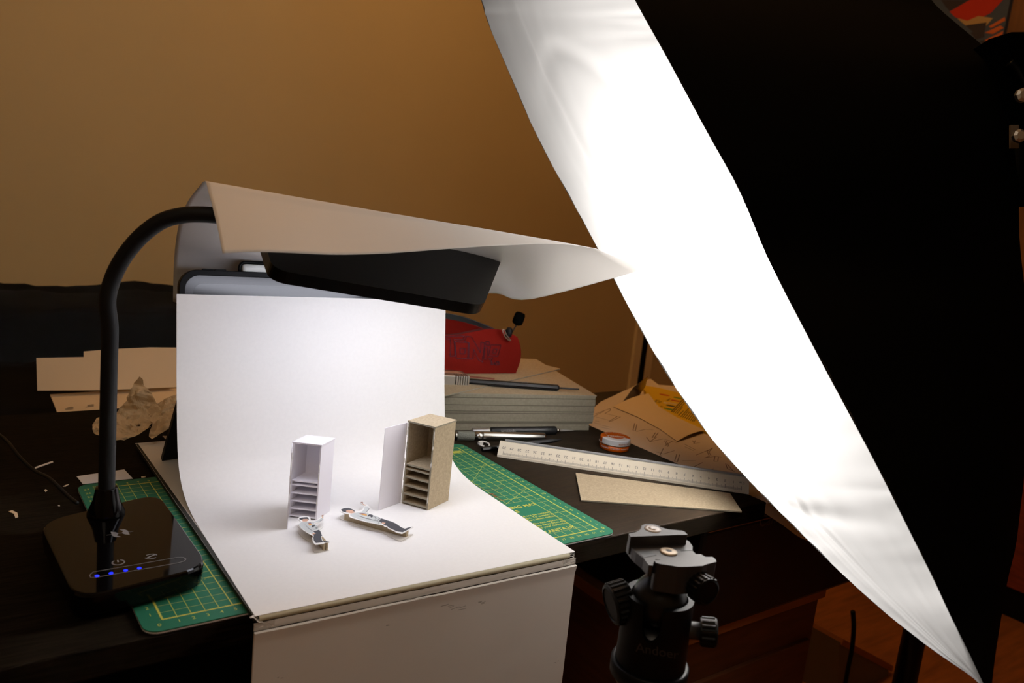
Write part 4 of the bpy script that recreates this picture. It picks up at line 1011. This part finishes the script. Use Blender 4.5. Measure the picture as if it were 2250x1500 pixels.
# ================================================================== TRIPOD with ball head (in front of the desk)
TP = Vector(P(1475, 1214, 8.9)); th = math.radians(-24); tX = Vector((math.cos(th), math.sin(th), 0)); tY = Vector((-tX.y, tX.x, 0))
tc_ = PD(1436, 1400, 58.6)
tri_ = thing('tripod_head', (tc_.x, tc_.y, FZ), 'black tripod with ball head and quick-release clamp in front of the desk', 'tripod')
CLM = frame(TP, tX, tY)
def tpl(x, y, dz=0): q = CLM.inverted() @ P(1370+x/10, 1140+y/10, TP.z+dz); return (q.x, q.y)
TJ = .75   # jaw height above the base slab
jaw_b = [tpl(*q, TJ) for q in ((110, 320), (260, 290), (360, 240), (390, 190), (400, 140), (470, 112), (590, 108), (700, 122), (800, 170), (900, 205), (1000, 228), (1290, 255), (1350, 280), (1410, 345), (1200, 345), (700, 365), (160, 388))]
b = MB().at(CLM); b.prism(jaw_b, -.6, TJ); bjw = b.build('back_jaw', 'alum', tri_, bevel=.06)
slab_ = [tpl(*q, 0) for q in ((80, 480), (1350, 440), (1440, 490), (1520, 600), (1515, 690), (1590, 770), (1700, 770), (1800, 830), (1960, 830), (2010, 900), (1200, 950), (900, 900), (700, 880), (640, 1020), (560, 1010), (440, 860), (280, 730), (190, 640))]
b = MB().at(CLM); b.prism(slab_, -.8, 0); clp = b.build('clamp_plate', 'alum', tri_, bevel=.06)
jaw_f = [tpl(*q, .12) for q in ((665, 900), (720, 960), (800, 985), (1000, 1010), (1200, 1045), (1400, 1045), (1740, 1025), (1850, 980), (2040, 935), (2050, 900), (1960, 835), (1820, 845), (1400, 960), (900, 905))]
jaw_f = [tpl(*q, .12) for q in ((665, 900), (720, 960), (800, 985), (1000, 1012), (1200, 1047), (1400, 1047), (1740, 1025), (1850, 985), (2045, 935), (2020, 880), (1960, 835), (1800, 835), (1300, 870), (900, 890))]
b = MB().at(CLM); b.prism(jaw_f, -1.9, .12); b.build('front_jaw', 'alum', tri_, bevel=.08)
for pocket in (((300, 730), (480, 700), (600, 715), (720, 790), (450, 850)), ((1240, 660), (1330, 640), (1500, 640), (1500, 690), (1260, 700))):
    b = MB().at(CLM); b.prism([tpl(*q) for q in pocket], .004, .02); b.build('recess', 'alumdark', clp)
c = tpl(992, 728); b = MB().at(CLM @ frame((c[0], c[1], 0), (1, 0, 0), (0, 1, 0))); b.smooth = True; b.lathe([(.62, 0), (.62, .08), (.5, .12)], 28); b.build('clamp_screw', 'screw', clp)
b = MB().at(CLM @ frame((c[0], c[1], .122), (1, 0, 0), (0, 1, 0))); b.lathe([(.24, 0), (.24, .004)], 6); b.build('hex_socket', 'black', clp)
c = tpl(640, 222, TJ); b = MB().at(CLM @ frame((c[0], c[1], TJ), (1, 0, 0), (0, 1, 0))); b.smooth = True; b.lathe([(.62, 0), (.62, .03), (.42, .06), (.24, .05), (.23, .09), (.15, .1)], 28); b.build('bubble_level', 'level', bjw)
# ball, body, rings
bo = Vector((tc_.x, tc_.y, 0)); zt = PP(1436, 1300, tc_, FWD).z; zb = PP(1425, 1462, tc_, FWD).z
BFm = frame((bo.x, bo.y, 0), tX, tY); br = 2.42
def bodyw(u, v):
    a = 2*math.pi*u; h = zt-.15
    # U-shaped notch on the camera-left front
    ang = (math.degrees(a) % 360)
    d = abs(ang-238)
    notch = 0
    if d < 17: notch = 2.5*math.sqrt(max(0, 1-(d/17)**2))**.5
    z0_, z1_ = zb+.2, h-notch
    rr = br*(1+.05*(1-v))
    return (rr*math.cos(a), rr*math.sin(a), z0_+(z1_-z0_)*v)
b = MB().at(BFm); b.smooth = True; b.grid(bodyw, 144, 6, thick=.4); hsg = b.build('housing', 'black', tri_)
b = MB().at(BFm); b.smooth = True; b.lathe([(2.0, zb+.3), (2.0, zt-2.6)], 32); b.build('core', 'alumdark', tri_)
b = MB().at(BFm @ frame((0, 0, zt-.5), (1, 0, 0), (0, 1, 0))); b.smooth = True
b.lathe([(max(.02, 1.95*math.cos(math.radians(q))), 1.95*math.sin(math.radians(q))) for q in range(-80, 66, 6)], 36); b.build('ball', 'alumdark', tri_)
nk = Vector((TP.x, TP.y, TP.z-.8)) ; b = MB(); b.smooth = True; b.tube([Vector((bo.x, bo.y, zt+.6)), nk], [1.15, 1.25], 20); b.build('neck', 'black', tri_)
b = MB().at(BFm); b.smooth = True; b.lathe([(2.5, zb+.25), (2.52, zb+.1), (2.5, zb+.0)], 40); b.build('brass_ring', 'bronze', tri_)
b = MB().at(BFm); b.smooth = True; b.lathe([(2.5, zb-.7), (2.82, zb-.6), (2.82, zb+.35), (2.7, zb+.42), (2.6, zb+.42)], 40); b.build('pan_collar', 'black', tri_)
b = MB().at(BFm); b.smooth = True; b.lathe([(1.4, FZ+20), (1.4, zb-3.0), (2.3, zb-1.3), (2.55, zb-.9), (2.5, zb-.7)], 32); b.build('centre_column', 'bronze', tri_)
for k in range(3):
    a = math.radians(75+120*k); b = MB(); b.tube([(bo.x+2.2*math.cos(a), bo.y+2.2*math.sin(a), zb-7), (bo.x+30*math.cos(a), bo.y+30*math.sin(a), FZ+1)], [1.5, 1.1], 10); b.build('leg', 'black', tri_)
def knob(px, py, depth, axis, r, L, teeth, name):
    c = PD(px, py, depth); ax = Vector(axis).normalized()
    F_ = frame(c, ax.cross(Vector((0, 0, 1))), None, ax); b = MB().at(F_); b.gear(r, -L/2, L/2, teeth, r*.07); b.lathe([(r*.93, L/2), (r*.93, L/2+.12), (r*.78, L/2+.2), (r*.76, L/2+.12)], 28); b.lathe([(r*.9, -L/2-.1), (r*.9, -L/2)], 24)
    global kn; kn = b.build(name, 'black', tri_)
    return c, ax
c, ax = knob(1362, 1322, 58.6, -_r*.75+FWD*-.25+Vector((0, 0, -.12)), 1.55, 1.2, 22, 'friction_knob')
b = MB(); b.smooth = True; b.tube([c-ax*.4, Vector((bo.x, bo.y, c.z))-ax*.0], .8, 14); b.build('knob_shaft', 'black', kn)
c, ax = knob(1543, 1292, 55.6, _r*.45-FWD*.85+Vector((0, 0, -.05)), 1.05, .95, 18, 'clamp_knob')
b = MB(); b.smooth = True; b.tube([c-ax*2.6, c], .5, 14); b.build('knob_shaft', 'black', kn)
c, ax = knob(1556, 1388, 57.6, _r*.98-FWD*.2, 1.05, .9, 14, 'pan_knob')
b = MB(); b.smooth = True; b.tube([c-ax*2.4, c-ax*.4], .62, 14); b.build('knob_shaft', 'alum', kn)
b = MB(); q = PP(1372, 1412, bo-FWD*2.5, FWD); b.text('Andoer', .95, frame(bo+Vector((0, 0, q.z-.3))+(-FWD*2.56)+_r*-1.7, _r*1-FWD*.35, None, -FWD-_r*.35)); b.build('lettering', 'alum', hsg)

# ================================================================== BACKGROUND LEFT: sofa, card sheets, tissue
so = thing('sofa', (-10, 115, FZ), 'black throw-covered sofa against the back wall behind the desk', 'sofa')
def soft_box(x0, x1, y0, y1, z0, z1, amp, nm):
    b = MB(); b.smooth = True
    prof = [(y0, z0), (y0, z1-6), (y0+2.5, z1-2), (y0+7, z1), (y1-6, z1), (y1, z1-5), (y1, z0)]
    pp = catmull([Vector((0, a, c)) for a, c in prof], 5)
    b.grid(lambda u, v: (x0+(x1-x0)*u, interp(pp, v).y, interp(pp, v).z+amp*noise.noise(Vector((u*9, v*5, z0)))+.5*amp*noise.noise(Vector((u*30, v*12, 2)))), 60, 30)
    b.build(nm, 'sofa', so)
soft_box(-75, 46, 122, 150, FZ+8, 1.0, 1.1, 'backrest')
soft_box(-75, 46, 62, 124, FZ+2, -9.5, 1.0, 'seat')
b = MB(); b.bx(-75.5, -70, 62, 150, FZ, -12); b.build('arm_rest', 'sofa', so, bevel=2)
def pcard(name, px, y, tilt, label, z=None):
    n_ = (0, math.cos(tilt), -math.sin(tilt)*-1)
    pts = [PP(x_, y_, (0, y, -5), (0, math.cos(tilt), math.sin(tilt))) for x_, y_ in px]
    b = MB(); nn = Vector((0, math.cos(tilt), math.sin(tilt))); b.slab(pts, nn*.15); return tag(b.build(name, 'cardb'), label, 'card sheet')
pcard('card_sheet', ((80, 786), (184, 784), (388, 783), (388, 850), (225, 857), (82, 858)), 84, -.45, 'pale rectangular card sheet leaning on the sofa behind the lamp pole')
pcard('card_sheet', ((184, 772), (240, 767), (330, 763), (420, 764), (420, 848), (388, 849), (184, 856)), 86, -.45, 'taller pale card sheet leaning on the sofa, nearest the backdrop')
lo = [P(*q, -6.2) for q in ((110, 866), (240, 858), (420, 848), (420, 925), (132, 925), (120, 890))]
b = MB(); b.prism([(p.x, p.y) for p in lo], -6.4, -6.2); 
o_ = tag(b.build('card_sheet', 'cardb'), 'pale printed card sheet lying flat just behind the desk edge at left', 'card sheet')
b = MB()
for x_, y_ in ((145, 896), (190, 890)):
    for k in range(3): b.line(P(x_+rn.uniform(-3, 3), y_+k*2, -6.18), P(x_+16, y_-2+k*2, -6.18), .25)
b.build('faint_print', 'greypanel', o_)

ti = MB(); ti.smooth = False
def crumple(ctrl, nu, nv, amp, seed):
    """ctrl: grid of world points"""
    R_, C_ = len(ctrl), len(ctrl[0])
    def fn(u, v):
        a = u*(R_-1); i = min(int(a), R_-2); fa = a-i; c = v*(C_-1); j = min(int(c), C_-2); fc = c-j
        p = ctrl[i][j].lerp(ctrl[i+1][j], fa).lerp(ctrl[i][j+1].lerp(ctrl[i+1][j+1], fa), fc)
        q = p*.5
        n1 = abs(noise.noise(q+Vector((seed, 0, 0))))-.25; n2 = abs(noise.noise(q*2.1+Vector((0, seed, 0))))-.2
        d = Vector((noise.noise(q*.8+Vector((5, seed, 0))), -.8, .5))
        r = p + d*(n1*amp*2.6+n2*amp*1.2); r.z = max(r.z, DT+.03); return r
    ti.grid(fn, nu, nv)
T = lambda x, y, dep: PD(x, y, dep)
crumple([[T(303, 830, 97), T(312, 838, 97)], [T(283, 862, 96), T(335, 866, 97)], [T(255, 905, 95), T(352, 905, 96)], [T(238, 945, 93), T(342, 925, 95)]], 22, 20, .9, 1)
crumple([[T(205, 930, 92), T(214, 915, 93), T(250, 905, 94), T(300, 925, 95), T(335, 925, 95)], [T(203, 942, 91.5), T(225, 940, 91), T(262, 935, 92), T(300, 945, 93), T(330, 935, 94)], [T(212, 956, 91), T(250, 966, 90), T(275, 965, 91), T(310, 950, 92.5), T(330, 940, 93)]], 14, 34, .8, 3)
crumple([[T(340, 890, 98), T(362, 875, 98), T(400, 864, 99)], [T(332, 920, 94), T(362, 905, 95), T(400, 890, 96)], [T(328, 950, 92), T(352, 940, 93), T(400, 918, 94)], [T(333, 965, 91.5), T(350, 953, 92), T(398, 930, 93)]], 22, 20, .7, 6)
crumple([[T(335, 880, 100), T(355, 884, 100), T(402, 864, 101)], [T(340, 905, 99), T(362, 900, 99), T(402, 885, 100)]], 10, 14, .8, 8)
tag(ti.build('crumpled_tissue', 'tissue'), 'crumpled sheet of tissue paper on the desk between lamp pole and backdrop', 'tissue')
# scraps on the desk
def scrap(px, lab, m='paperw', z=DT+.02, th_=.05):
    b = MB(); pts = [P(x, y, z) for x, y in px]; b.prism([(p.x, p.y) for p in pts], z, z+th_); return tag(b.build('paper_scrap', m), lab, 'paper scrap')
scrap(((76, 1027), (77, 1030), (117, 1016), (116, 1013)), 'thin white paper sliver beside the lamp cord')
scrap(((19, 1124), (27, 1122), (38, 1127), (40, 1136), (34, 1138), (30, 1129)), 'curved cream paper scrap at the left rim of the photo', 'cardb')
scrap(((97, 1077), (101, 1075), (104, 1078), (100, 1081)), 'tiny paper crumb between the lamp cord and its base', 'cardb')
scrap(((127, 1110), (131, 1110), (132, 1112), (128, 1112)), 'tiny white paper crumb touching the back of the lamp base')
scrap(((138, 1069), (144, 1066), (152, 1064), (144, 1069)), 'wispy paper shaving beside the lamp cord near the mat', 'cardb')
scrap(((310, 1047), (320, 1046), (319, 1049), (311, 1050)), 'tiny pale shaving at the back edge of the mat', 'cardb', .02)
scrap(((1194, 984), (1201, 984), (1201, 986), (1195, 986)), 'tiny white chip on the desk behind the scale ruler')
scrap(((357, 958), (367, 958), (376, 969), (369, 970)), 'small cream card strip beside the crumpled tissue', 'cardb')

# ================================================================== RIGHT BACKGROUND
# wardrobe, picture on the right wall, open box and cable on the floor
wr = thing('wardrobe', (252, 20, FZ), 'dark red-brown wooden wardrobe at the right wall behind the softbox', 'wardrobe')
MB().bx(243, 261, -60, 62, FZ+9, -5).build('carcass', 'redwood', wr, bevel=.4)
MB().bx(244.5, 261, -59, 61, FZ, FZ+9).build('plinth', 'black', wr)
pic = MB(); wx = X1-.8
def PX(x, y): return PP(x, y, (wx, 0, 0), (1, 0, 0))
corners = [PX(1975, -60), PX(2226, -60), PX(2208, 128), PX(1960, 128)]
pcr = [PX(2226, -60), PX(2208, 128)]
y_r = (pcr[0].y+pcr[1].y)/2; zt_, zb_ = PX(2226, -60).z, PX(2206, 126).z; y_l = PX(1960, 50).y
pk = MB(); pk.bx(wx-1.2, X1-.02, y_r, y_l, zb_, zt_)
pict = tag(pk.build('canvas_painting', 'artblue'), 'abstract canvas painting in red, blue and ochre on the right wall', 'painting')
pa = MB()
def zr(x, y): return PP(2000+x/4.284, y/4.284, (wx-1.3, 0, 0), (1, 0, 0))
for k, poly in enumerate((('artdark', ((290, 0), (560, 0), (370, 105), (330, 60))), ('artred', ((370, 110), (560, 0), (620, -30), (900, -30), (760, 120), (580, 215), (420, 160))), ('artochre', ((440, 170), (540, 195), (640, 150), (780, 170), (700, 260), (520, 240))),
                        ('artdark', ((520, 240), (720, 210), (700, 300), (590, 300))), ('artor', ((740, 250), (890, 160), (940, 190), (760, 265))), ('artdark', ((570, 310), (690, 260), (700, 350), (620, 370))), ('artor', ((700, 310), (850, 240), (900, 260), (780, 320))),
                        ('artdark', ((650, 390), (880, 320), (900, 360), (720, 430))), ('artor', ((700, 380), (900, 290), (890, 320), (740, 395))), ('artochre', ((700, 450), (890, 440), (880, 480), (720, 475))), ('artdark', ((720, 480), (880, 470), (860, 500), (740, 500))), ('artochre', ((750, 505), (870, 490), (820, 540), (770, 545))))):
    if k == 0: names = []
    if poly[0] not in names: names.append(poly[0])
    pa.k = names.index(poly[0]); pts = [zr(*q)+Vector((-.01*k, 0, 0)) for q in poly[1]]; pts = [Vector((p.x, max(p.y, y_r+.1), p.z)) for p in pts]; pa.poly(pts)
pa.build('painted_pattern', names, pict)
# open box with orange rim on the floor, cable beside it
bxo = thing('storage_box', (150, 30, FZ), 'grey-sided wooden box with orange rim on the floor below the printer', 'box')
yB = 30
def F3(x, y): return PP(x, y, (0, yB, 0), (0, 1, 0))
b = MB(); q = [F3(1845, 1410), F3(1952, 1470), F3(1946, 1560), F3(1835, 1560)]; b.slab(q, (0, 14, 0)); b.build('side', 'greypanel', bxo)
b = MB(); q = [F3(1850, 1402), F3(1960, 1461), F3(1957, 1474), F3(1846, 1415)]; b.slab([p-Vector((0, .4, 0)) for p in q], (0, 15, 0)); b.build('rim', 'woodedge', bxo)
b = MB(); b.smooth = True; wire = [PP(*q, (0, 16, 0), (0, 1, 0)) for q in ((1874, 1343), (1876, 1378), (1872, 1425), (1864, 1465), (1857, 1505), (1848, 1560))]
wire.append(Vector((wire[-1].x, 16, FZ+.3))); wire.append(Vector((wire[-1].x-20, 18, FZ+.3)))
b.tube(catmull(wire, 6), .45, 8); tag(b.build('power_cable', 'black'), 'black cable hanging down in front of the orange-rimmed box', 'cable')

# children parented to mesh objects keep the base offset of their parent
print('objects', len(bpy.data.objects))
